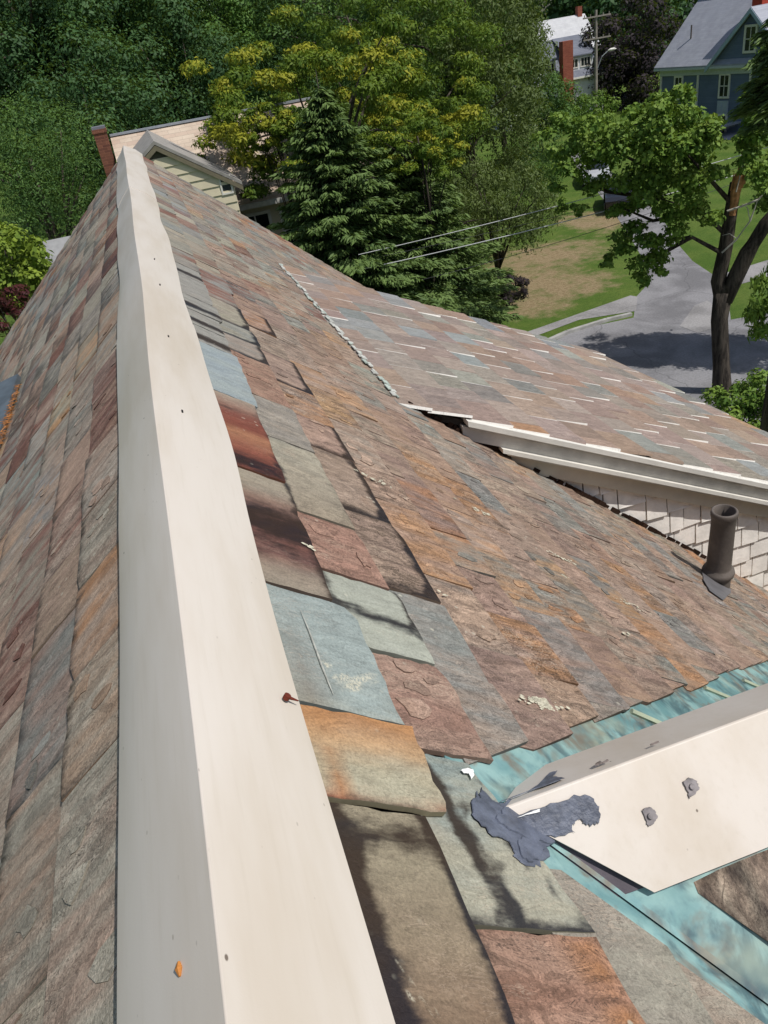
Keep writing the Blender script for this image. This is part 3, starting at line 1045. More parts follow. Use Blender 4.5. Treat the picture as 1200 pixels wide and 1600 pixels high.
def crest_x(y): return -.05 * max(0, y / 14.2) ** 2 + .004 * math.sin(y * 1.7)


def cap_h(y): return .036 + .004 * math.sin(y * 2.3 + 1)


def wobble(y, ph): return .010 * math.sin(y * 1.9 + ph) + .005 * math.sin(y * 4.1 + ph * 2) * (y > 2) + .004 * math.sin(y * .7 + ph)


def cap_segment(ya, yb, lift, name='ridge_cap'):
    n = max(8, int((yb - ya) * 9))
    V = []
    for i in range(n + 1):
        y = ya + (yb - ya) * i / n
        cx, ch = crest_x(y), cap_h(y) + lift
        k_ = min(1, max(0, y / 2))
        wl, wr = .205 + wobble(y, .3) * k_ + .0055 * max(0, y), .226 + wobble(y, 2.1) * k_ + .008 * min(max(y, 0), 3.2) + .0012 * y
        row = [FL.p(wl, y, .010 + lift), FL.p(wl, y, .022 + lift + .004 * math.sin(y * 3.3)), FL.p(wl * .5, y, .034 + lift)]
        top = W(cx, y, ch)
        row += [top + np.array([-S * .003, 0, -S * .002]), top + np.array([0, 0, S * .0015]), top + np.array([S * .003, 0, -S * .002])]
        row += [FR.p(wr * .5, y, .034 + lift), FR.p(wr, y, .022 + lift + .004 * math.sin(y * 2.9 + 1)), FR.p(wr, y, .010 + lift)]
        V += row
    w = 9
    Fc = [(i * w + k, i * w + k + 1, (i + 1) * w + k + 1, (i + 1) * w + k) for i in range(n) for k in range(w - 1)]
    Fc.append(tuple(range(w)))
    me = mesh(name, V, Fc, CAPM, True)
    me.polygons.foreach_set('use_smooth', [len(p.vertices) == 4 for p in me.polygons])
    for e in me.edges:
        a, b = e.vertices
        ka, kb_ = a % w, b % w
        if ka == kb_ and ka in (1, 3, 5, 7): e.use_edge_sharp = True
    return link(name, me, house)


caps = [cap_segment(-2.4, 4.12, .004), cap_segment(4.07, 9.3, 0), cap_segment(9.25, 15.6, .004)]
# the little spike of metal on the crest at the lap, and the near piece's small chip at its left edge
nailpix = [(278, 656, 0), (258, 536, 0), (246, 453, 0), (238, 412, 0)]
for i, (px, py, r) in enumerate(nailpix):
    s, y = FR.pix(px, py) if i != 6 else (0.1, 1.0)
    if i == 6: continue
    mb = MB()
    p = FR.p(s, y, .034)
    mb.box(p, (S * .006, S * .020 * (1 + y * .06), S * .008), 0, 0, np.array([FR.es, FR.ey, FR.en]))
    mb.build('nail', M['bore'], caps[0 if y < 4.1 else 1])
s, y = FR.pix(434, 1111)
mb = MB()
p = FR.p(s, y, .034)
mb.tube([p, p + FR.en * .006], .0045, 10)
mb.tube([p + FR.en * .003, p + FR.en * .003 + FR.es * .016 - FR.ey * .002], [.0026, .0008], 6)
o = mb.build('nail', M['rust'], caps[0])
o['label'] = 'rusty nail head with a short rust run'
s, y = FL.pix(316, 1520)
mb = MB()
p = FL.p(s, y, .036)
mb.tube([p - FL.ey * .006, p, p + FL.ey * .006], [.001, .0035, .0012], 6)
o = mb.build('rust_chip', m_plain('orange_chip', lin(186, 122, 60), .3, 80, .8), caps[0])

# ---- wing ridge cap -------------------------------------------------------------------------


def plane_pix(fr, px, py, h=0.0):
    P = on_plane(px, py, W(*(fr.o + fr.en * h)), fr.en)
    q = (P - W(*(fr.o + fr.en * h))) / S
    return float(q @ fr.es), float(q @ fr.ey)


capw = .245
V, Fc = [], []
nx = 26
for i in range(nx + 1):
    t = i / nx
    # the end of the cap is cut along the valley on both flanges
    def xe(k): return k + (8.0 - k) * t
    a = FWN.p(capw + .006 * math.sin(t * 9), xe(.80), .016)
    a2 = FWN.p(capw + .006 * math.sin(t * 9), xe(.80), .026)
    b = FWN.p(capw * .5, xe(.68), .027)
    c = W(xe(.545), WTY, WTZ + .029)
    e = FWF.p(.10, xe(.62), .026)
    f = FWF.p(.20 + .004 * math.sin(t * 7), xe(.735), .03)
    g = FWF.p(.20 + .004 * math.sin(t * 7), xe(.735), .018)
    V += [a, a2, b, c + np.array([0, -S * .005, -S * .004]), c, c + np.array([0, S * .005, -S * .005]), e, f, g]
w = 9
Fc = [(i * w + k, i * w + k + 1, (i + 1) * w + k + 1, (i + 1) * w + k) for i in range(nx) for k in range(w - 1)] + [tuple(range(w))]
me = mesh('wing_ridge_cap', V, Fc, CAPM, True)
me.polygons.foreach_set('use_smooth', [len(p.vertices) == 4 for p in me.polygons])
for e in me.edges:
    a, b = e.vertices
    if a % w == b % w and a % w in (1, 3, 5, 7): e.use_edge_sharp = True
wcap = link('wing_ridge_cap', me, house)
wcap['label'] = 'cream metal cap on the wing ridge, its tip daubed with grey roof cement'


def slab(mbx, fr, pts, h, th, rough=.0):
    """pixel outline laid on a roof plane as a thin body with a domed, uneven top"""
    q = [plane_pix(fr, px, py, h) for px, py in pts]
    if fr in (FWF, FWN): q = [(max(a, .008), b) for a, b in q]
    # densify and roughen
    out = []
    for i in range(len(q)):
        a, b = q[i], q[(i + 1) % len(q)]
        for k in range(4):
            t = k / 4
            out.append((a[0] + (b[0] - a[0]) * t + rs.uniform(-1, 1) * rough, a[1] + (b[1] - a[1]) * t + rs.uniform(-1, 1) * rough))
    cx, cy = np.mean([o_[0] for o_ in out]), np.mean([o_[1] for o_ in out])
    n = len(out)
    V = [fr.p(s, y, h) for s, y in out]
    V += [fr.p(cx + (s - cx) * .985, cy + (y - cy) * .985, h + th * rs.uniform(.8, 1.15)) for s, y in out]
    Fq = [(i, (i + 1) % n, n + (i + 1) % n, n + i) for i in range(n)] + [tuple(range(n, 2 * n))]
    mbx.add(V, Fq)


mb = MB()
slab(mb, FWN, [(795, 1274), (838, 1255), (880, 1246), (910, 1240), (928, 1248), (938, 1268), (936, 1284), (922, 1290), (914, 1286), (906, 1278), (900, 1284), (894, 1290), (896, 1302), (868, 1308), (842, 1306), (820, 1294)], .029, .0014, .004)
slab(mb, FWF, [(797, 1268), (803, 1254), (822, 1240), (842, 1226), (858, 1208), (872, 1204), (864, 1214), (886, 1216), (872, 1226), (900, 1228), (904, 1234), (850, 1250)], .028, .0012, .003)
slab(mb, FR, [(744, 1238), (734, 1262), (746, 1284), (770, 1304), (798, 1318), (804, 1338), (822, 1352), (842, 1352), (856, 1335), (858, 1318), (880, 1309), (850, 1292), (822, 1282), (812, 1262), (798, 1246), (784, 1258), (765, 1250), (752, 1232), (748, 1250)], .012, .0022, .006)
slab(mb, FR, [(775, 1280), (800, 1300), (838, 1316), (866, 1316), (850, 1296), (822, 1270), (806, 1256), (788, 1262)], .0145, .0035, .005)
slab(mb, FR, [(806, 1312), (812, 1336), (826, 1346), (842, 1344), (850, 1330), (846, 1316), (828, 1308)], .0145, .003, .004)
mb.build('roof_cement', M['tar'], wcap)
mb = MB()
slab(mb, FWN, [(797, 1272), (828, 1261), (842, 1258), (843, 1268), (822, 1273)], .0345, .0012, .001)
mb.build('worn_paint_patch', M['seal'], wcap)
mb = MB()
slab(mb, FWN, [(872, 1308), (852, 1318), (858, 1338), (940, 1411), (1006, 1387), (930, 1340)], .004, .006, .001)
mb.build('membrane_flap', M['membrane'], house)
for px, py, r_ in ((1015, 1275, .020), (1080, 1229, .017)):
    s, y = plane_pix(FWN, px, py, .028)
    mb = MB()
    p = FWN.p(s, y, .028)
    slab(mb, FWN, [(px - 13, py - 8), (px - 4, py - 14), (px + 8, py - 10), (px + 12, py + 2), (px + 5, py + 12), (px - 3, py + 18), (px - 6, py + 6)], .028, .0028, .002)
    mb.tube([p, p + FWN.en * .005], .0040, 9)
    mb.build('nail', [m_plain('grey_sealant', lin(132, 126, 126), .35, 60, .6)], wcap)
for px, py in ((1046, 1168), (950, 1193), (938, 1196)):
    mb = MB()
    slab(mb, FWF, [(px - 7, py), (px, py - 5), (px + 7, py - 2), (px + 2, py + 4)], .029, .004, .001)
    mb.build('nail', M['nail'], wcap)
mb = MB()
slab(mb, FR, [(720, 1203), (731, 1200), (740, 1203), (741, 1213), (736, 1217), (733, 1209), (725, 1208)], .016, .0008, .001)
mb.build('sealant_dab', M['seal'], house)

# ---- copper valleys -------------------------------------------------------------------------
vc_f = lambda s: 1.0 + (s - .75) * .656 / math.tan(WP2)        # centre lines on the main roof
vc_n = lambda s: 1.0 - (s - .75) * .656 / math.tan(WP)


def strip(fr, pts, mat, name, h=.0, th=.004, parent=house):
    mb = MB()
    mb.prism([fr.p(s, y, h - th) for s, y in pts], fr.en * S * th)
    return mb.build(name, mat, parent)


cf = strip(FR, [(.60, 1.0), (.745, .985), (5, vc_f(5) - .03), (5, FARV(5) + .35), (.66, 1.32)], COPPER, 'copper_valley', -.002)
cn = strip(FR, [(.745, 1.035), (.60, 1.0), (.60, .85), (5, NEARV(5) - .3), (5, vc_n(5) + .03)], COPPER, 'copper_valley', -.002)
mb = MB()
V = [W(.567 + t * 4.0, WTY - (t * 4.0) * math.tan(PITCH) / math.tan(WP), WTZ - t * 4.0 * math.tan(PITCH)) for t in (0, 1)]
up_n = FWN.en * S
mb.prism([V[0], V[1], V[1] + np.array([S * 1.3, 0, 0]), V[0] + np.array([S * .35, 0, 0])], up_n * .004)
cn2 = mb.build('copper_valley', COPPER, house)
mb = MB()
c0, c1 = V[0] + FR.en * S * .004, V[1] + FR.en * S * .004
dv = unit0(c1 - c0)
sd = np.cross(dv, FR.en)
for a_, b_ in ((0, 1),):
    mb.add([c0 - sd * .006, c0 + FR.en * .005, c0 + sd * .009, c1 - sd * .006, c1 + FR.en * .005, c1 + sd * .009], [(0, 1, 4, 3), (1, 2, 5, 4), (0, 2, 1), (3, 4, 5)])
mb.build('crimp', CRIMP, cn2)
for pa, pb in (((985, 1113), (1060, 1146)), ((1100, 1076), (1168, 1104)), ((1160, 1064), (1205, 1084))):
    a, b = FR.p(*FR.pix(*pa), .006), FR.p(*FR.pix(*pb), .006)
    mb = MB()
    mb.tube([a, b], S * .010, 6)
    mb.build('seam', m_plain('pale_copper_seam', lin(176, 184, 160), .15, 20, .5, .4), cf)

# ---- vent pipe --------------------------------------------------------------------------------
ps, py_ = FR.pix(1120, 912)
base = FR.p(ps, py_, 0)
mb = MB()
N = 28
prof = [(.135, -.14), (.135, .08), (.137, .10), (.162, .115), (.168, .14), (.160, .165), (.130, .18), (.126, .20), (.121, .60), (.123, .70), (.131, .715), (.134, .74), (.131, .762), (.118, .770), (.106, .765), (.102, .60), (.102, .50)]
V, Fc = [], []
for r_, z in prof:
    for k in range(N):
        q = 2 * math.pi * k / N
        V.append(base + S * np.array([.78 * r_ * math.cos(q), .78 * r_ * math.sin(q), z * .97]))
for i in range(len(prof) - 1):
    for k in range(N):
        Fc.append((i * N + k, i * N + (k + 1) % N, (i + 1) * N + (k + 1) % N, (i + 1) * N + k))
mb.add(V, Fc)
pipe = mb.build('vent_pipe', M['iron'], house, True)
pipe['label'] = 'rusty iron vent pipe with a ringed lip'
mb = MB()
mb.tube([base + S * np.array([0, 0, .56]), base + S * np.array([0, 0, .58])], S * .088, 24)
mb.build('pipe_bore', M['bore'], pipe)
mb = MB()
slab(mb, FR, [(1096, 888), (1112, 884), (1136, 902), (1142, 926), (1130, 938), (1108, 922), (1099, 906)], .026, .004, .003)
mb.build('collar', M['lead'], pipe)

# ---- lichen crusts on the slates --------------------------------------------------------------
mb = MB()
for px, py, rs_, ry_, n in ((842, 1106, .085, .035, 90), (575, 750, .10, .025, 26), (755, 806, .12, .03, 34), (876, 876, .14, .03, 34), (985, 950, .14, .03, 30), (968, 992, .08, .02, 14), (1010, 715, .1, .03, 6), (476, 858, .02, .02, 6), (690, 935, .03, .02, 5), (880, 905, .04, .02, 8), (940, 735, .08, .02, 8), (872, 655, .08, .02, 8)):
    s0, y0 = FR.pix(px, py)
    for i in range(n):
        s, y = s0 + rs.gauss(0, rs_ * .45), y0 + rs.gauss(0, ry_ * .5) + 0.0
        y += .10 * (s - s0) * (n > 60)
        r_ = S * rs.uniform(.002, .008)
        c_ = FR.p(s, y, .0165)
        k = rs.choice((5, 6, 7))
        poly = [c_ + (FR.es * math.cos(6.283 * q / k) * 1.6 + FR.ey * math.sin(6.283 * q / k)) * r_ * rs.uniform(.6, 1.2) for q in range(k)]
        mb.prism(poly, FR.en * .0006)
o = mb.build('lichen', m_plain('pale_lichen', lin(206, 200, 178), .2, 60, .9, .1, .002, 200), house)
o['kind'] = 'stuff'

# ------------------------------------------------------------------ foliage
LEAF = dict(
    dark=m_leaf('dark_oak_leaf', (.022, .062, .024), (.090, .180, .055)),
    maple=m_leaf('clumped_maple_leaf', (.040, .105, .026), (.150, .285, .062)),
    mid=m_leaf('mid_green_leaf', (.042, .100, .028), (.125, .225, .050)),
    olive=m_leaf('olive_leaf', (.066, .100, .028), (.155, .205, .062)),
    locust=m_leaf('locust_leaf', (.052, .115, .014), (.150, .215, .022), (.33, .33, .03)),
    bright=m_leaf('bright_maple_leaf', (.10, .17, .02), (.26, .34, .045)),
    street=m_leaf('street_maple_leaf', (.065, .145, .022), (.20, .30, .048), (.30, .36, .07)),
    yellow=m_leaf('yellowing_leaf', (.085, .115, .018), (.18, .20, .03), (.27, .26, .05)),
    spruce=m_leaf('spruce_needle', (.032, .078, .028), (.150, .225, .066), trans=.12),
    purple=m_leaf('purple_leaf', (.014, .012, .016), (.046, .030, .038), trans=.2),
    red=m_leaf('dark_red_leaf', (.035, .010, .012), (.10, .022, .026), trans=.25),
)
BARK = m_bark('grey_bark', (.045, .036, .028), (.15, .125, .10))
DBARK = m_bark('dark_bark', (.022, .018, .015), (.085, .070, .056))
DEAD = m_plain('dead_branch', lin(176, 170, 160), .2, 8, .85)
SPLIT = m_plain('split_wood', lin(176, 128, 88), .35, 9, .85, .2, .02, 20)


def unit(a): return a / (np.linalg.norm(a, axis=-1, keepdims=True) + 1e-9)


def leaf_mesh(name, pos, nrm, tan, L, Wd, tint, mat):
    n = len(pos)
    b = unit(np.cross(nrm, tan))
    tan = unit(tan)
    L = L[:, None]
    Wd = Wd[:, None]
    nn = unit(nrm)
    V = np.empty((n, 4, 3))
    V[:, 0] = pos - tan * L * .5
    V[:, 1] = pos + b * Wd * .5 + nn * L * .10 - tan * L * .05
    V[:, 2] = pos + tan * L * .5 - nn * L * .06
    V[:, 3] = pos - b * Wd * .5 + nn * L * .10 - tan * L * .05
    me = bpy.data.meshes.new(name)
    me.vertices.add(n * 4)
    me.vertices.foreach_set('co', V.reshape(-1).astype(np.float32))
    me.loops.add(n * 4)
    me.loops.foreach_set('vertex_index', np.arange(n * 4, dtype=np.int32))
    me.polygons.add(n)
    me.polygons.foreach_set('loop_start', np.arange(0, n * 4, 4, dtype=np.int32))
    me.update(calc_edges=True)
    a = me.attributes.new('tint', 'FLOAT', 'POINT')
    a.data.foreach_set('value', np.repeat(tint, 4).astype(np.float32))
    me.materials.append(mat)
    return me


def crown_mesh(name, clumps, n, size, aspect, mat, rng, droop=0.0, upb=.55, tintf=None, flat=1.0, align=.95, tj=.55):
    """clumps: list of (centre, radius, tint offset)"""
    C = np.array([c[0] for c in clumps])
    Rd = np.array([c[1] for c in clumps])
    T = np.array([c[2] for c in clumps])
    wts = Rd ** 2
    idx = rng.choice(len(C), n, p=wts / wts.sum())
    d = unit(rng.normal(size=(n, 3)) + np.array([0, 0, .35]))
    r = Rd[idx] * (.35 + .65 * rng.rand(n) ** .5) * (1 + .15 * rng.normal(size=n))
    pos = C[idx] + d * r[:, None] * np.array([1, 1, flat])
    nrm = unit(d * align + np.array([0, 0, upb * .8]) + rng.normal(size=(n, 3)) * (.50 - .25 * align))
    tan = unit(np.cross(nrm, rng.normal(size=(n, 3))) + np.array([0, 0, -droop]))
    L = size * (.65 + .7 * rng.rand(n))
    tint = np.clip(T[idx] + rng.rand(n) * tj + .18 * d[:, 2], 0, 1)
    return leaf_mesh(name, pos, nrm, tan, L, L * aspect, tint, mat)


def blob_clumps(rad, ncl, cr, rng, hollow=.62, lo=-.75, tint=.25, lump=.12):
    """clump centres through an uneven ellipsoid of radii rad about the origin"""
    out = []
    ga = 2.399963
    for i in range(ncl):
        z = lo + (1 - lo) * (i + .5) / ncl
        rr = math.sqrt(max(0, 1 - z * z))
        a = i * ga + rng.uniform(-.3, .3)
        k = (hollow + (1 - hollow) * rng.rand() ** .6) * (1 + rng.uniform(-lump, lump))
        out.append((np.array([rr * math.cos(a) * rad[0] * k, rr * math.sin(a) * rad[1] * k, z * rad[2] * k]), cr * rng.uniform(.7, 1.35), rng.rand() * tint))
    for i in range(max(3, ncl // 5)):
        d = unit(rng.normal(size=3)) * rng.rand() * .5
        out.append((d * np.array(rad), cr * 1.3, 0.0))
    return out


def limbs(mb, base, clumps, n, r0, rng, top=None):
    """trunk and limbs from a base point (local) up into the crown"""
    top = np.array(top)
    k = 6
    base = np.array(base, float)
    tr = [base + (top - base) * i / k + (rng.normal(size=3) * np.array([.03, .03, 0]) * np.linalg.norm(top - base) * .4 if 0 < i < k else 0) for i in range(k + 1)]
    mb.tube(tr, [r0 * (1.35 if i == 0 else 1.0) * (1 - .72 * i / k) for i in range(k + 1)], 9)
    for j in rng.choice(len(clumps), min(n, len(clumps)), replace=False):
        c = clumps[j][0]
        t = rng.randint(2, k)
        a = tr[t]
        m = a * .5 + c * .5 + np.array([0, 0, .12 * np.linalg.norm(c - a)])
        mb.tube([a, m, c], [r0 * (1 - .72 * t / k) * .5, r0 * .22, r0 * .07], 6)


def tree(px, py, dist, rx, rz, kind, n, size, aspect, label, name='leafy_tree', cat='tree', group=None, ncl=46, crf=.30, droop=.1, seed=0, ground_z=0.0, flat=.8, lo=-.75, bark=None, ry=None, trunk=.26, nl=9, hollow=.62, tint=.25, upb=.55, lump=.12):
    rng = np.random.RandomState(seed + int(abs(px) * 3 + abs(py)))
    c = at(px, py, dist)
    root = empty(name, (c[0], c[1], ground_z), label, cat, group)
    rad = (rx, ry or rx, rz)
    cl = blob_clumps(rad, ncl, crf * (rx * rz) ** .5, rng, hollow, lo, tint, lump)
    off = np.array([0, 0, c[2] - ground_z])
    cl = [(p + off, r, t) for p, r, t in cl]
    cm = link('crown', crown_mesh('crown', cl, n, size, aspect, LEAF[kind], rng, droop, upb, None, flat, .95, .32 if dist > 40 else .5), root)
    mb = MB()
    limbs(mb, (0, 0, -.05), cl, nl, trunk, rng, off + np.array([rng.uniform(-.1, .1) * rx, rng.uniform(-.1, .1) * rx, rz * .35]))
    mb.build('trunk', bark or BARK, root, True)
    return root


def copy_tree(o, loc, rz, sc_, label, group=None):
    c = o.copy()
    COL.objects.link(c)
    c.location = loc
    c.rotation_euler = (0, 0, rz)
    c.scale = sc_
    c['label'] = label
    if group: c['group'] = group
    for ch in list(o.children):
        d = ch.copy()
        COL.objects.link(d)
        d.parent = c
    return c


# far wall of trees that closes the view (each a tree of its own)
tree(50, 80, 52, 7.4, 7.6, 'dark', 52000, .22, .5, 'dark blue-green tree at the far left, behind the bushy tree', seed=1, ncl=85, crf=.165, hollow=.88, lump=.2, tint=.4)
tree(225, 90, 56, 6.4, 9.2, 'maple', 70000, .22, .62, 'large maple with rounded leaf clumps above the ridge end', seed=2, ncl=105, crf=.14, lo=-.9, hollow=.9, flat=.75, upb=.7, lump=.2, tint=.45)
tree(395, 30, 66, 7.4, 8.5, 'dark', 46000, .27, .5, 'dense very dark tree right of the large maple', seed=3, ncl=85, crf=.165, hollow=.88, lump=.2)
tree(-60, 60, 62, 8, 10, 'dark', 16000, .34, .5, 'dark far tree off the left corner', seed=41, ncl=60, crf=.22)
tree(130, 30, 80, 10, 9, 'mid', 26000, .36, .5, 'far green tree between the two dark trees at the upper left', seed=42, ncl=70, crf=.2)
tree(320, 60, 86, 9, 9, 'dark', 26000, .36, .5, 'far dark tree in the gap above the tan roof', seed=43, ncl=70, crf=.2)
tree(690, 20, 88, 10, 9, 'mid', 26000, .36, .5, 'far green tree behind the olive tree', seed=44, ncl=70, crf=.2)
tree(150, 245, 44, 4.0, 4.6, 'dark', 18000, .2, .5, 'dark low tree left of the brown chimney', seed=4, ncl=40)
tree(300, 150, 50, 4.0, 4.0, 'dark', 18000, .21, .5, 'dark tree just above the tan roof ridge, beside the large maple', seed=31, ncl=40)
tree(62, 305, 34, 3.0, 3.6, 'mid', 26000, .12, .34, 'soft mid-green bushy tree left of the roof ridge', seed=5, ncl=50, crf=.28)
tree(8, 425, 22, 1.3, 1.1, 'bright', 4200, .15, .7, 'bright yellow-green maple at the left edge', seed=6, ncl=30, crf=.28, trunk=.1)
tree(4, 482, 20, .85, .5, 'red', 2200, .12, .4, 'small dark red maple at the left edge below the bright one', seed=7, ncl=18, trunk=.06)
tree(600, 50, 52, 7.0, 7.5, 'mid', 46000, .21, .45, 'tall mid-green tree behind the yellowing locust', seed=8, ncl=80, crf=.18, hollow=.85, lump=.2, tint=.4)
tree(500, 40, 76, 8.0, 7.5, 'dark', 10000, .5, .55, 'dark far tree above the yellowing locust', seed=9, ncl=50)
tree(728, 150, 41, 3.4, 7.6, 'olive', 30000, .21, .34, 'tall olive-green feathery tree beside the white house', seed=10, ncl=90, crf=.17, droop=.5, lo=-.95, trunk=.24, flat=.9, nl=16)
tree(778, 60, 60, 3.6, 7.0, 'olive', 24000, .27, .36, 'olive tree left of the far pale roof', seed=11, ncl=60, crf=.22, droop=.4, lo=-.9)
tree(775, 335, 33, 2.7, 1.7, 'olive', 9000, .16, .3, 'low drooping grey-green tree behind the service wires', seed=12, ncl=44, crf=.25, droop=.8, trunk=.16, bark=DBARK)
tree(778, 455, 28.5, 1.1, .55, 'purple', 4200, .11, .5, 'low purple shrub by the brown lawn', name='purple_shrub', cat='shrub', seed=13, ncl=20, trunk=.05)
# feathery yellow locust
tree(510, 200, 29, 4.5, 3.1, 'locust', 52000, .16, .36, 'yellow-tipped feathery locust tree behind the spruce', seed=14, ncl=120, crf=.125, droop=.3, flat=.5, hollow=.6, lo=-.6, tint=.85, nl=14, lump=.28, upb=.8)
tree(610, 130, 37, 4.6, 4.2, 'locust', 26000, .18, .36, 'green feathery locust rising behind the yellow-tipped one', seed=15, ncl=90, crf=.15, droop=.35, flat=.5, tint=.2, hollow=.7, upb=.7)
tree(436, 205, 26.5, 1.1, .8, 'locust', 8000, .13, .36, 'low feathery locust boughs hanging before the tan roof', seed=33, ncl=30, crf=.2, droop=.35, flat=.5, tint=.8, upb=.8, trunk=.08, bark=DBARK)
tree(655, 235, 24.2, 1.35, 1.1, 'locust', 9000, .12, .36, 'small yellow-green locust in front of the spruce group', seed=34, ncl=34, crf=.2, droop=.35, flat=.5, tint=.7, upb=.8, trunk=.08, bark=DBARK)
# behind the houses
tree(890, 6, 135, 9, 6.5, 'dark', 6500, .8, .55, 'dark far tree behind the pale roofed house', seed=16)
tree(975, 10, 128, 8, 8, 'dark', 7000, .8, .55, 'dark far tree behind the purple beech', seed=17)
tree(1050, 2, 150, 9, 7, 'dark', 6500, .9, .55, 'dark far tree left of the blue house roof', seed=18)
tree(990, 108, 98, 5.4, 6.6, 'purple', 17000, .40, .55, 'dark purple copper beech between the white and blue houses', seed=19, ncl=70, crf=.22, lo=-.95)
tree(845, 172, 70, 2.6, 2.6, 'mid', 7000, .24, .45, 'green shrub against the white house wall', name='shrub', cat='shrub', seed=20, ncl=34, trunk=.08)
tree(905, 180, 72, 2.8, 1.5, 'street', 6000, .22, .5, 'leafy hedge shrub at the foot of the brick chimney', name='shrub', cat='shrub', seed=21, ncl=30, trunk=.07)
tree(835, 270, 50, 2.0, 1.9, 'mid', 7000, .18, .3, 'tall grassy green shrub at the lawn edge', name='shrub', cat='shrub', seed=22, ncl=30, trunk=.06)
tree(1168, 640, 19.5, .95, .75, 'street', 3600, .13, .5, 'leafy bush at the foot of the broken street tree', name='shrub', cat='shrub', seed=23, ncl=22, trunk=.05)


# spruces
def spruce(px_top, py_top, dist, h, rb, label, n_br, seed, crown_from=.02, name='spruce_tree', leader=1.2, group=None):
    rng = np.random.RandomState(seed)
    c = at(px_top, py_top, dist)
    zt = c[2]
    root = empty(name, (c[0], c[1], 0), label, 'tree', group)
    mb = MB()
    mb.tube([(0, 0, -.05), (.03, .02, zt * .5), (-.02, .02, zt - 1.5), (0, 0, zt)], [.2, .13, .035, .008], 8)
    pos, nrm, tan, L, tint = [], [], [], [], []
    zb = zt - h
    for i in range(n_br):
        t = (i + .5) / n_br
        z = zt - leader * .35 - (h - leader * .35) * t ** .85
        depth = (zt - z) / h
        ln = (.06 + rb * min(1, max(0, depth - .06) * 1.6) ** .75 * (.80 + .2 * depth)) * rng.uniform(.55, 1.2)
        a = i * 2.399963 + rng.uniform(-.4, .4)
        out = np.array([math.cos(a), math.sin(a), 0])
        side = np.array([-math.sin(a), math.cos(a), 0])
        lift = .45 * (1 - depth) - .12
        tip = out * ln + np.array([0, 0, ln * lift - ln * .18 * depth])
        b0 = np.array([0, 0, z])
        mid = b0 + tip * .55 + np.array([0, 0, -.07 * ln])
        mb.tube([b0, mid, b0 + tip], [.022 + .02 * depth, .014, .004], 4, cap=False)
        m = int(40 + 105 * ln)
        bt = rng.rand() * .35
        for k in range(m):
            q = .12 + .88 * (k + rng.rand()) / m
            p = b0 + (tip * q if q > .55 else (mid - b0) * q / .55)
            sgn = 1 if k % 2 else -1
            tw = ln * .36 * (1.05 - q) + .10
            off = side * sgn * tw * rng.rand() + out * rng.uniform(0, .08) + np.array([0, 0, -.10 * rng.rand() - .06 * tw])
            pos.append(p + off)
            tan.append(unit(side * sgn * .6 + out * .8 + np.array([0, 0, rng.uniform(-.55, .1)])))
            nrm.append(unit(np.array([0, 0, 1]) + rng.normal(size=3) * .5))
            L.append(rng.uniform(.10, .30))
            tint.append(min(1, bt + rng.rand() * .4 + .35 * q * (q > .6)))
    mb.build('trunk', DBARK, root, True)
    L = np.array(L)
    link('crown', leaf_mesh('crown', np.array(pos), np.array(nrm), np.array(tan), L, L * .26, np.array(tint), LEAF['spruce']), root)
    return root


spruce(493, 108, 23.5, 7.4, 2.9, 'dark spruce with a bare pointed leader in front of the locust', 340, 3)
spruce(618, 200, 25, 6.6, 3.0, 'dark spruce right of the pointed one, behind the dormer slates', 300, 5)
spruce(700, 335, 26.5, 5.0, 2.2, 'short spruce at the right of the spruce group, by the purple shrub', 200, 6)
spruce(1306, -110, 15.5, 2.2, 1.0, 'spruce at the right edge with hanging tips in front of the blue house', 230, 8)

# ---- street maple with the broken limb --------------------------------------------------------
tb = ground(1127, 612)
D = math.hypot(tb[0] - CAM[0], tb[1] - CAM[1])
root = empty('broken_maple', (tb[0], tb[1], 0), 'forked street maple with one limb snapped to raw wood', 'tree')
L_ = lambda px, py, d=D: at(px, py, d) - np.array([tb[0], tb[1], 0])
mb = MB()
P = [L_(1128, 618), L_(1127, 570), L_(1124, 500), L_(1130, 455)]
mb.tube([P[0] - np.array([0, 0, .3])] + P, [.34, .30, .24, .235, .26], 12)
mb.tube([L_(1130, 470), L_(1122, 440), L_(1134, 385), L_(1142, 330), L_(1150, 285)], [.24, .20, .185, .165, .15], 10)
mb.tube([L_(1132, 470), L_(1150, 432), L_(1168, 395), L_(1195, 352), L_(1240, 300)], [.22, .22, .21, .19, .15], 10)
for a, b, c_ in (((1138, 370), (1095, 330), (1030, 310)), ((1145, 320), (1100, 270), (1050, 215)), ((1136, 400), (1080, 370), (1010, 380)), ((1100, 300), (1010, 260), (915, 215)),
                 ((1098, 330), (1020, 345), (960, 320)), ((1050, 215), (1020, 190), (990, 195)), ((1030, 310), (950, 300), (880, 270)), ((1080, 370), (1020, 405), (975, 420))):
    mb.tube([L_(*a, D), L_(*b, D - .4), L_(*c_, D - .8)], [.07, .045, .015], 7)
mb.build('trunk', DBARK, root, True)
mb = MB()
q = [L_(1141, 335), L_(1147, 300), L_(1152, 272), L_(1160, 262)]
mb.tube([p + np.array([-.03, -.09, 0]) for p in q], [.10, .13, .10, .02], 7)
for i in range(7):
    a = L_(1143 + 3.2 * i, 300 - rs.uniform(0, 8), D - .1)
    mb.tube([a, a + np.array([rs.uniform(-.03, .05), -.02, rs.uniform(.35, .9)])], [.05, .008], 4)
o = mb.build('snapped_stub', SPLIT, root)
mb = MB()
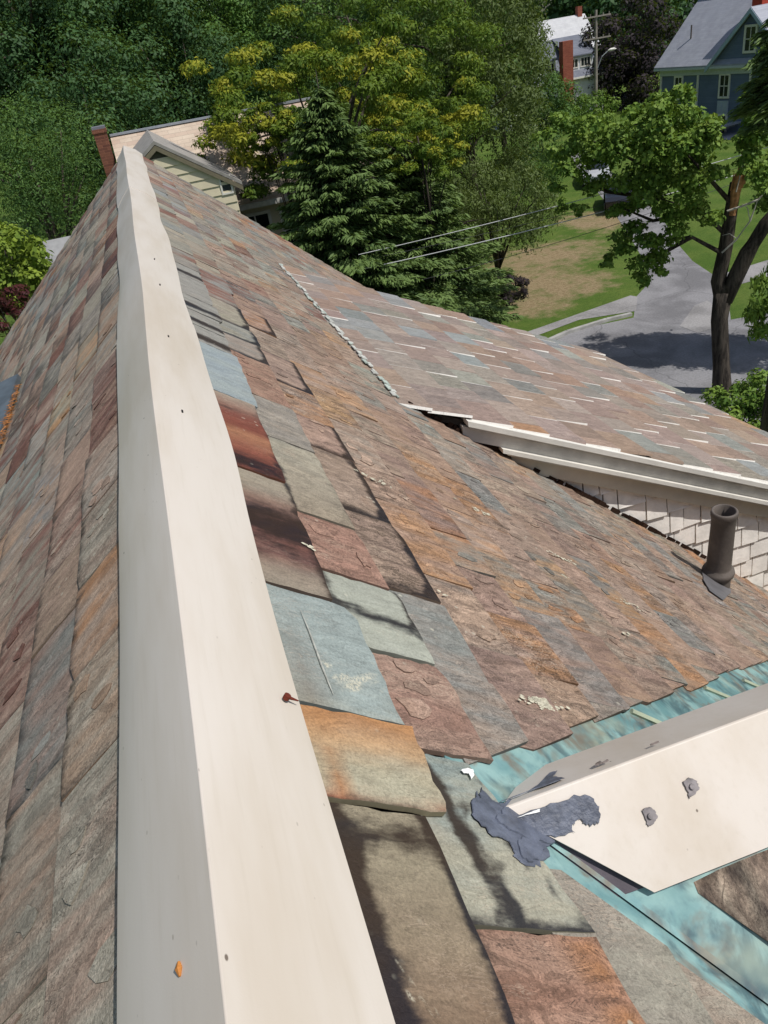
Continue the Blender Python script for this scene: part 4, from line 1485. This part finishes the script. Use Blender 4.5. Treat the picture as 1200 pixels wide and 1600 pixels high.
for pts, r_ in ((((1136, 330), (1160, 322), (1185, 312), (1196, 300)), .028), (((1128, 395), (1150, 375), (1172, 345), (1184, 312)), .025), (((1150, 300), (1165, 240), (1190, 232)), .02), (((1150, 372), (1140, 365), (1128, 368)), .012), (((1172, 345), (1168, 325), (1160, 318)), .012)):
    mb.tube([L_(*p, D - .5) for p in pts], [r_] * (len(pts) - 1) + [r_ * .3], 5)
mb.build('dead_branch', DEAD, root)
rng = np.random.RandomState(77)
cl = []
blobs = [(905, 205, 34), (880, 235, 28), (930, 250, 36), (960, 215, 40), (1000, 200, 42), (1040, 190, 42), (1085, 195, 36), (1020, 165, 30), (1058, 160, 30), (1105, 240, 38), (1060, 240, 42), (1010, 250, 42), (965, 270, 36),
         (920, 285, 24), (890, 275, 26), (870, 295, 16), (1090, 290, 40), (1040, 300, 42), (995, 310, 32), (1055, 345, 34), (1095, 335, 30), (965, 330, 20), (995, 370, 30), (1010, 405, 32), (970, 385, 24), (1000, 435, 20), (955, 410, 16),
         (1035, 380, 22), (880, 190, 20), (1075, 150, 16), (985, 175, 20), (1118, 270, 24), (875, 320, 14), (905, 330, 14), (1110, 205, 22), (940, 225, 26), (850, 215, 18), (1030, 430, 14)]
blobs += [(1180, 160, 24), (1186, 200, 30), (1168, 215, 22), (1172, 245, 24), (1195, 260, 26), (1190, 180, 26), (1185, 292, 20), (1160, 270, 12)]
for i in range(46):
    blobs.append((rng.uniform(1205, 1480), rng.uniform(60, 380), 40))
for px, py, r_ in blobs:
    for k in range(4):
        cl.append((L_(px + rng.uniform(-.6, .6) * r_, py + rng.uniform(-.6, .6) * r_, D + (3.2 if px > 1202 else -.8) + rng.uniform(-1.3, 1.3) * (1 if py < 360 else .5)), r_ * D / F_PX * .55, rng.rand() * .3))
link('crown', crown_mesh('crown', cl, 62000, .125, .72, LEAF['street'], rng, .35, .7, None, .55, .5), root)
# foliage at the right edge
tree(1242, 475, 12.5, .62, .62, 'street', 3200, .20, .16, 'leafy tree at the right edge beside the forked trunk', seed=25, ncl=30, crf=.22, droop=1.2, trunk=.09)

# ------------------------------------------------------------------ houses


def win(parent, o, u, v, w, h, nrm, cols=1, rows=2, fr=.10, depth=.10):
    """window with casing, sash bars and panes in plane (u, v), o = centre"""
    o, u, v, nrm = (np.asarray(q, float) for q in (o, u, v, nrm))
    ax = np.array([u, v, nrm])
    mb = MB()
    for sgn in (-1, 1):
        mb.box(o + u * sgn * (w / 2 + fr / 2), (fr, h + 2 * fr, depth), 0, 0, ax)
        mb.box(o + v * sgn * (h / 2 + fr / 2), (w, fr, depth * .98), 0, 0, ax)
    for r_ in range(1, rows): mb.box(o + v * (-h / 2 + h * r_ / rows), (w, .06, depth * .7), 0, 0, ax)
    for c_ in range(1, cols): mb.box(o + u * (-w / 2 + w * c_ / cols), (.05, h, depth * .66), 0, 0, ax)
    f = mb.build('window', M['white'], parent)
    mb = MB()
    mb.box(o - nrm * .01, (w, h, .03), 0, 0, ax)
    mb.build('pane', M['glass'], f)
    return f


X_, Y_, Z_ = np.eye(3)


def gable_roof(mb, x0, x1, y0, y1, zr, ze, th=.12, over=0.0):
    """ridge along x"""
    ym = (y0 + y1) / 2
    for ya in (y0, y1):
        n = np.array([0, (ya - ym), 0])
        mb.prism([(x0, ym, zr - th), (x1, ym, zr - th), (x1, ya, ze - th), (x0, ya, ze - th)], (0, 0, th))


# yellow house beyond the end of the ridge
yh = empty('yellow_house', (2.5, 31, 0), 'pale yellow clapboard house with tan roof and brown chimney', 'house')
off = np.array([-2.5, -31, 0])


def B(mb, name, mat, parent, o_, smooth=False):
    mb.V = [tuple(np.asarray(v) + o_) for v in mb.V]
    return mb.build(name, mat, parent, smooth)


mb = MB()
mb.box((3.4, 31, 3.3), (7.8, 7.0, 6.6))
mb.add([(-.5, 27.5, 6.6), (-.5, 34.5, 6.6), (-.5, 31, 8.7), (7.3, 27.5, 6.6), (7.3, 34.5, 6.6), (7.3, 31, 8.7)], [(0, 2, 1), (3, 4, 5)])
B(mb, 'wall', M['yellow'], yh, off)
mb = MB()
gable_roof(mb, -.72, 7.6, 26.9, 35.1, 8.92, 6.55)
roof = B(mb, 'roof', M['pinkroof'], yh, off)
mb = MB()
mb.box((3.44, 31, 8.96), (8.32, .16, .07))
B(mb, 'ridge_board', m_plain('lead_ridge', lin(150, 156, 164), .1), roof, off)
mb = MB()
mb.box((3.44, 26.86, 6.42), (8.32, .12, .16))
B(mb, 'gutter', M['trim'], yh, off)
# front gable wing: clapboards one by one
GY, GX, GZ, SL = 25.0, .57, 8.93, math.tan(R(34))
k = 0
z = 8.72
while z > 4.4:
    half = min((GZ - .16 - z) / SL, 1.95)
    if half > .1:
        mb = MB()
        zb = z - .255
        hb = min((GZ - .16 - zb) / SL, 1.95)
        mb.prism([(GX - hb, GY - .035, zb), (GX + hb, GY - .035, zb), (GX + half, GY - .006, z), (GX - half, GY - .006, z)], (0, .03, 0))
        B(mb, 'clapboard', M['yellow'], yh, off)
    z -= .258
mb = MB()
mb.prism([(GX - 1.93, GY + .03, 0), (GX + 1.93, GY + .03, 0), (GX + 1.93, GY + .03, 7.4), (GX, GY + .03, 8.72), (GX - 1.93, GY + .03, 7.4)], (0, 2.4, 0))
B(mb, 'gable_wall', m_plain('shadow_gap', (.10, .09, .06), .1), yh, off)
mb = MB()
for sgn in (-1, 1):
    mb.prism([(GX, GY - .09, GZ - .10), (GX + sgn * 2.2, GY - .09, GZ - .10 - 2.2 * SL), (GX + sgn * 2.2, GY + 3.5, GZ - .10 - 2.2 * SL), (GX, GY + 6, GZ - .10)], (0, 0, .10))
rf2 = B(mb, 'gable_roof', m_plain('grey_gable_shingle', lin(150, 146, 140), .15, 5, .85), yh, off)
mb = MB()
for sgn in (-1, 1):
    mb.prism([(GX, GY - .10, GZ - .26), (GX + sgn * 2.2, GY - .10, GZ - .26 - 2.2 * SL), (GX + sgn * 2.2, GY - .10, GZ - .12 - 2.2 * SL), (GX, GY - .10, GZ - .12)], (0, .05, 0))
B(mb, 'rake_board', m_plain('dark_rake', lin(120, 112, 92), .1), rf2, off)
win(yh, np.array([GX + 1.72, GY - .02, 7.42]) + off, X_, Z_, .26, .42, -Y_, 1, 1, .05, .05)
for wx in (3.2, 4.6):
    win(yh, np.array([wx, 27.48, 5.35]) + off, X_, Z_, .9, 1.3, -Y_, 2, 2)
mb = MB()
mb.box((-1.0, 30.6, 4.6), (.42, .6, 9.1))
mb.box((-1.0, 30.6, 9.18), (.48, .66, .12))
ch = B(mb, 'chimney', M['brownbrick'], yh, off)
mb = MB()
mb.box((-1.0, 30.6, 9.28), (.44, .6, .08))
B(mb, 'chimney_cap', m_plain('grey_cap', lin(120, 122, 130), .1), ch, off)
# low grey roof at the far left
lo = empty('garden_shed', (-2.6, 30, 0), 'low grey-roofed shed peeking past the left slates', 'shed')
mb = MB()
mb.box((0, 0, 2.3), (2.6, 2.6, 4.6))
mb.build('wall', M['trim'], lo)
mb = MB()
gable_roof(mb, -1.5, 1.5, -1.6, 1.6, 6.2, 4.6)
mb.build('roof', m_plain('shed_shingle', lin(150, 150, 150), .12, 4), lo)

# white house with the brick chimney
wh = empty('white_house', (42, 85, 0), 'white house with tall red brick chimney and shed dormers', 'house')
off = np.array([-42, -85, 0])
mb = MB()
mb.box((43, 85.3, 1.9), (10.8, 6.6, 3.8))
B(mb, 'wall', M['whitesiding'], wh, off)
mb = MB()
gable_roof(mb, 37.3, 48.7, 81.5, 89.1, 7.45, 3.85, .14)
B(mb, 'roof', M['slateroof'], wh, off)
mb = MB()
for xx in (37.6, 48.4):
    mb.prism([(xx - .06, 82, 3.6), (xx - .06, 88.6, 3.6), (xx - .06, 85.3, 7.2)], (.12, 0, 0))
B(mb, 'gable_wall', M['whitesiding'], wh, off)
mb = MB()
mb.box((43, 81.44, 3.78), (11.4, .14, .16))
B(mb, 'gutter', M['white'], wh, off)
for xa, xb in ((38.2, 43.35), (44.75, 47.65)):
    mb = MB()
    mb.box(((xa + xb) / 2, 83.3, 5.05), (xb - xa, 2.3, 1.5))
    d_ = B(mb, 'shed_dormer', M['whitesiding'], wh, off)
    mb = MB()
    mb.prism([(xa - .15, 81.9, 5.72), (xb + .15, 81.9, 5.72), (xb + .15, 85.3, 7.42), (xa - .15, 85.3, 7.42)], (0, 0, .12))
    B(mb, 'dormer_roof', M['slateroof'], d_, off)
    n = 4 if xb - xa > 4 else 2
    for i in range(n):
        win(d_, np.array([xa + (xb - xa) * (i + .5) / n - (.15 if n == 2 else 0), 82.13, 5.12]) + off, X_, Z_, (xb - xa) / n - .42, .72, -Y_, 3, 1, .1, .08)
mb = MB()
mb.box((44.05, 81.2, 3.5), (1.15, .8, 7.6))
B(mb, 'chimney', M['brick'], wh, off)
mb = MB()
mb.box((48.3, 81.35, 1.9), (.12, .12, 3.7))
B(mb, 'downspout', M['white'], wh, off)
# pale roofed house behind it
ph = empty('pale_roofed_house', (53, 101, 0), 'grey-walled house with bright pale roof behind the white house', 'house')
mb = MB()
mb.box((.6, 0, 2.9), (6.6, 6.4, 5.8))
for xx in (-2.7, 3.9): mb.prism([(xx - .06, -3.2, 5.7), (xx - .06, 3.2, 5.7), (xx - .06, 0, 8.6)], (.12, 0, 0))
mb.build('wall', m_plain('grey_siding', lin(120, 128, 146), .08), ph)
mb = MB()
gable_roof(mb, -3.0, 4.4, -3.9, 3.9, 9.1, 5.6, .14)
rf = mb.build('roof', M['paleroof'], ph)
mb = MB()
mb.box((3.6, 0, 9.3), (.6, .6, 1.3))
mb.build('chimney', M['brick'], rf)
win(ph, (-2.72, -.9, 6.2), Y_, Z_, .7, 1.1, -X_)

# blue house on the right
g = at(1034, 108, 78)
bh = empty('blue_house', (g[0], g[1], 0), 'slate-blue house with grey shingle roof and white window trim', 'house', None, R(-6.6) * -1)
# local frame: -Y runs towards the viewer along the facade, -X is the facade's outward side
EZ = g[2]
mb = MB()
mb.box((4.0, -8.5, EZ / 2), (8.0, 17.0, EZ))
mb.build('wall', M['blue'], bh)
mb = MB()
for ya in (.02, -17.02):
    mb.prism([(.1, ya, EZ), (7.9, ya, EZ), (4.0, ya, EZ + 4.2)], (0, .1 if ya > 0 else -.1, 0))
mb.build('gable_wall', M['blue'], bh)
mb = MB()
for x_ in (-.45, 8.45):
    mb.prism([(4.0, .45, EZ + 4.42), (4.0, -17.5, EZ + 4.42), (x_, -17.5, EZ + .02), (x_, .45, EZ + .02)], (0, 0, .14))
rf = mb.build('roof', M['greyroof'], bh)
mb = MB()
mb.box((4.0, -8.5, EZ + 4.58), (.22, 17.9, .10))
mb.build('ridge_board', m_plain('ridge_dark', lin(96, 94, 112), .1), rf)
mb = MB()
mb.tube([(1.35, -1.75, EZ + 1.9), (1.35, -1.75, EZ + 2.9)], .06, 8)
mb.build('vent_pipe', M['iron'], rf)
mb = MB()
mb.box((-.30, -8.5, EZ - .02), (.34, 17.9, .16))
mb.box((-.06, -8.5, EZ - .32), (.12, 17.2, .42))
mb.build('cornice', m_plain('pale_blue_trim', lin(196, 202, 206), .06), bh)
for yy in (-.05, -4.35, -9.75):
    mb = MB()
    mb.box((-.06, yy, (EZ - .55) / 2), (.10, .16, EZ - .55))
    mb.build('downspout', M['white'], bh)
for yy, zz, w_, h_ in ((-2.15, EZ - 1.45, .75, 1.55), (-7.2, EZ - 1.35, .85, 1.45), (-7.2, EZ - 4.3, .85, 1.7), (-2.15, EZ - 4.3, .8, 1.6), (-11.5, EZ - 1.4, .85, 1.5)):
    win(bh, (-.04, yy, zz), Y_, Z_, w_, h_, -X_, 2, 2, .14, .12)
mb = MB()
mb.box((-.05, -7.2, EZ - 2.85), (.08, 1.1, .95))
for dy in (-.3, .3): mb.box((-.10, -7.2 + dy, EZ - 2.85), (.06, .42, .6))
mb.build('panel', m_plain('panel_trim', lin(176, 186, 198), .08), bh)
mb = MB()
for i in range(5):
    mb.box((-1.2 + i * .02, -6.4 - i * .62, EZ - 4.75 + i * .22), (2.4, .7, .12))
mb.box((-1.2, -8.4, EZ - 4.7), (2.6, 4.6, .18))
mb.build('porch_roof', M['greyroof'], bh)
mb = MB()
mb.box((2.6, -7.6, EZ + 4.2), (1.0, .95, 3.6))
mb.build('chimney', m_courses('bright_brick', lin(196, 84, 62), lin(176, 70, 52), (.7, .7, 0), .08, .22, gap=1.3), bh)
# wall gable with its own window
mb = MB()
gz = EZ + .15
mb.prism([(-.12, -5.9, gz), (-.12, -13.3, gz), (-.12, -9.6, gz + 3.3)], (3.0, 0, 0))
gb = mb.build('front_gable', M['blue'], bh)
mb = MB()
for sgn in (-1, 1):
    mb.prism([(-.5, -9.6, gz + 3.45), (-.5, -9.6 + sgn * 4.1, gz - .25), (3.0, -9.6 + sgn * 4.1, gz - .25), (3.0, -9.6, gz + 3.45)], (0, 0, .13))
mb.build('gable_roof', M['greyroof'], gb)
mb = MB()
for sgn in (-1, 1):
    mb.prism([(-.54, -9.6, gz + 3.20), (-.54, -9.6 + sgn * 4.1, gz - .50), (-.54, -9.6 + sgn * 4.1, gz - .18), (-.54, -9.6, gz + 3.52)], (.1, 0, 0))
mb.build('rake_board', m_plain('rake_trim', lin(168, 186, 200), .06), gb)
win(gb, (-.16, -9.5, gz + 1.55), Y_, Z_, .9, 1.5, -X_, 2, 2, .16, .12)
# grey house far behind it
fh = empty('grey_house', (*at(1085, 12, 150)[:2], 0), 'pale grey house corner far behind the blue roof', 'house')
mb = MB()
mb.box((0, 0, 3), (9, 8, 6))
mb.build('wall', m_plain('far_grey_siding', lin(172, 178, 190), .06), fh)
mb = MB()
gable_roof(mb, -5, 5, -4.6, 4.6, 9.6, 5.9)
mb.build('roof', M['slateroof'], fh)

# ------------------------------------------------------------------ pole, wires, cars
pp = at(931, 190, 84)
po = empty('utility_pole', (pp[0], pp[1], 0), 'weathered utility pole with crossarms and street lamp arm', 'utility pole')
zt = at(934, 15, 84)[2]
mb = MB()
mb.tube([(0, 0, -.1), (0, 0, zt * .5), (0, 0, zt)], [.17, .15, .12], 9)
mb.build('pole', M['pole'], po)
for zz in (zt - .5, zt - 2.2):
    mb = MB()
    mb.box((0, -.16, zz), (2.6, .1, .12), R(-8))
    for q in (-1.15, -.6, .6, 1.15): mb.tube([(q * math.cos(R(8)), -.16 - q * math.sin(R(8)), zz + .06), (q * math.cos(R(8)), -.16 - q * math.sin(R(8)), zz + .24)], .04, 6)
    mb.build('crossarm', M['pole'], po)
mb = MB()
mb.tube([(.1, -.1, zt - 4.6), (.45, -.3, zt - 3.7), (1.0, -.5, zt - 3.3)], .04, 6)
la = mb.build('lamp_arm', m_plain('galvanised', lin(176, 180, 184), .1, 3, .4, .5), po)
mb = MB()
mb.tube([(.95, -.5, zt - 3.32), (1.15, -.55, zt - 3.27), (1.5, -.62, zt - 3.25), (1.7, -.66, zt - 3.28)], [.05, .12, .11, .04], 8)
mb.build('lamp_head', M['white'], la)


def wire(a, b, da, db, sag, r_, mat, label):
    A, Bp = at(*a, da), at(*b, db)
    pts = [A * (1 - t) + Bp * t - np.array([0, 0, sag * 4 * t * (1 - t)]) for t in np.linspace(0, 1, 13)]
    mb = MB()
    o_ = pts[6]
    mb.tube([p - o_ for p in pts], r_, 5)
    o = mb.build('service_wire', mat)
    o.location = o_
    return tag(o, label, 'wire')


wire((560, 398), (1290, 203), 22, 26, .12, .011, M['cable'], 'uppermost pale service wire crossing in front of the trees')
wire((560, 422), (1290, 232), 22, 26, .14, .013, M['cable'], 'pale service wire just below the uppermost one')
wire((560, 408), (1290, 222), 22.4, 26, .16, .006, M['dcable'], 'thin dark wire between the two pale service wires')
wire((640, 442), (1290, 232), 22.2, 26, .22, .007, M['dcable'], 'lowest thin dark wire over the brown lawn')


def car(px, py, rz, paint, label):
    p = ground(px, py)
    root = empty('parked_car', (p[0], p[1], 0), label, 'car', None, rz)
    prof = [(-2.15, .45), (-2.2, .75), (-1.9, .92), (-1.25, .98), (-.6, 1.42), (.75, 1.45), (1.45, 1.02), (2.1, .95), (2.2, .6), (2.12, .32), (-2.05, .32)]
    wd = [.80, .84, .84, .84, .66, .66, .84, .84, .82, .8, .8]
    V = [(x_, -w_, z_) for (x_, z_), w_ in zip(prof, wd)] + [(x_, w_, z_) for (x_, z_), w_ in zip(prof, wd)]
    n = len(prof)
    Fc = [tuple(range(n)), tuple(reversed(range(n, 2 * n)))] + [(i, n + i, n + (i + 1) % n, (i + 1) % n) for i in range(n)]
    mb = MB()
    mb.add(V, Fc)
    body = mb.build('body', paint, root)
    mb = MB()
    for i, j in ((3, 4), (5, 6)):
        a, b = np.array(V[i]), np.array(V[j])
        c_, d_ = np.array(V[n + j]), np.array(V[n + i])
        m = (a + b + c_ + d_) / 4
        nn = np.cross(b - a, d_ - a)
        nn = nn / np.linalg.norm(nn) * (1 if np.cross(b - a, d_ - a)[2] > 0 else -1)
        mb.prism([m + (q - m) * .84 + nn * .004 for q in (a, b, c_, d_)], nn * .012)
    for s_ in (-1, 1):
        mb.prism([(-1.0, s_ * .845, 1.0), (1.2, s_ * .845, 1.02), (.68, s_ * .70, 1.38), (-.55, s_ * .70, 1.36)], (0, s_ * .012, 0))
    mb.build('glass', M['glass'], root)
    for x_ in (-1.35, 1.35):
        for y_ in (-.78, .78):
            mb = MB()
            mb.tube([(x_, y_ - .1, .32), (x_, y_ + .1, .32)], .32, 16)
            wl = mb.build('wheel', M['tyre'], root)
            mb = MB()
            mb.tube([(x_, y_ - .112, .32), (x_, y_ + .112, .32)], .19, 12)
            mb.build('rim', M['silver'], wl)
    return root


car(968, 322, R(60), M['car'], 'dark car parked on the driveway under the maple')
car(930, 285, R(62), M['silver'], 'silver car parked farther up the driveway behind the leaves')
car(976, 168, R(10), M['car'], 'dark car parked far away below the purple beech')

# repeats of a kind share a group
GROUPS = dict(service_wire='service wires over the lawn', parked_car='cars parked along the driveway and street', spruce_tree='spruces around the roof',
              leafy_tree='broadleaf trees around the houses', shrub='shrubs by the houses and lawns')
for o in bpy.data.objects:
    if o.parent is None:
        k = o.name.split('.')[0]
        if k in GROUPS: o['group'] = GROUPS[k]
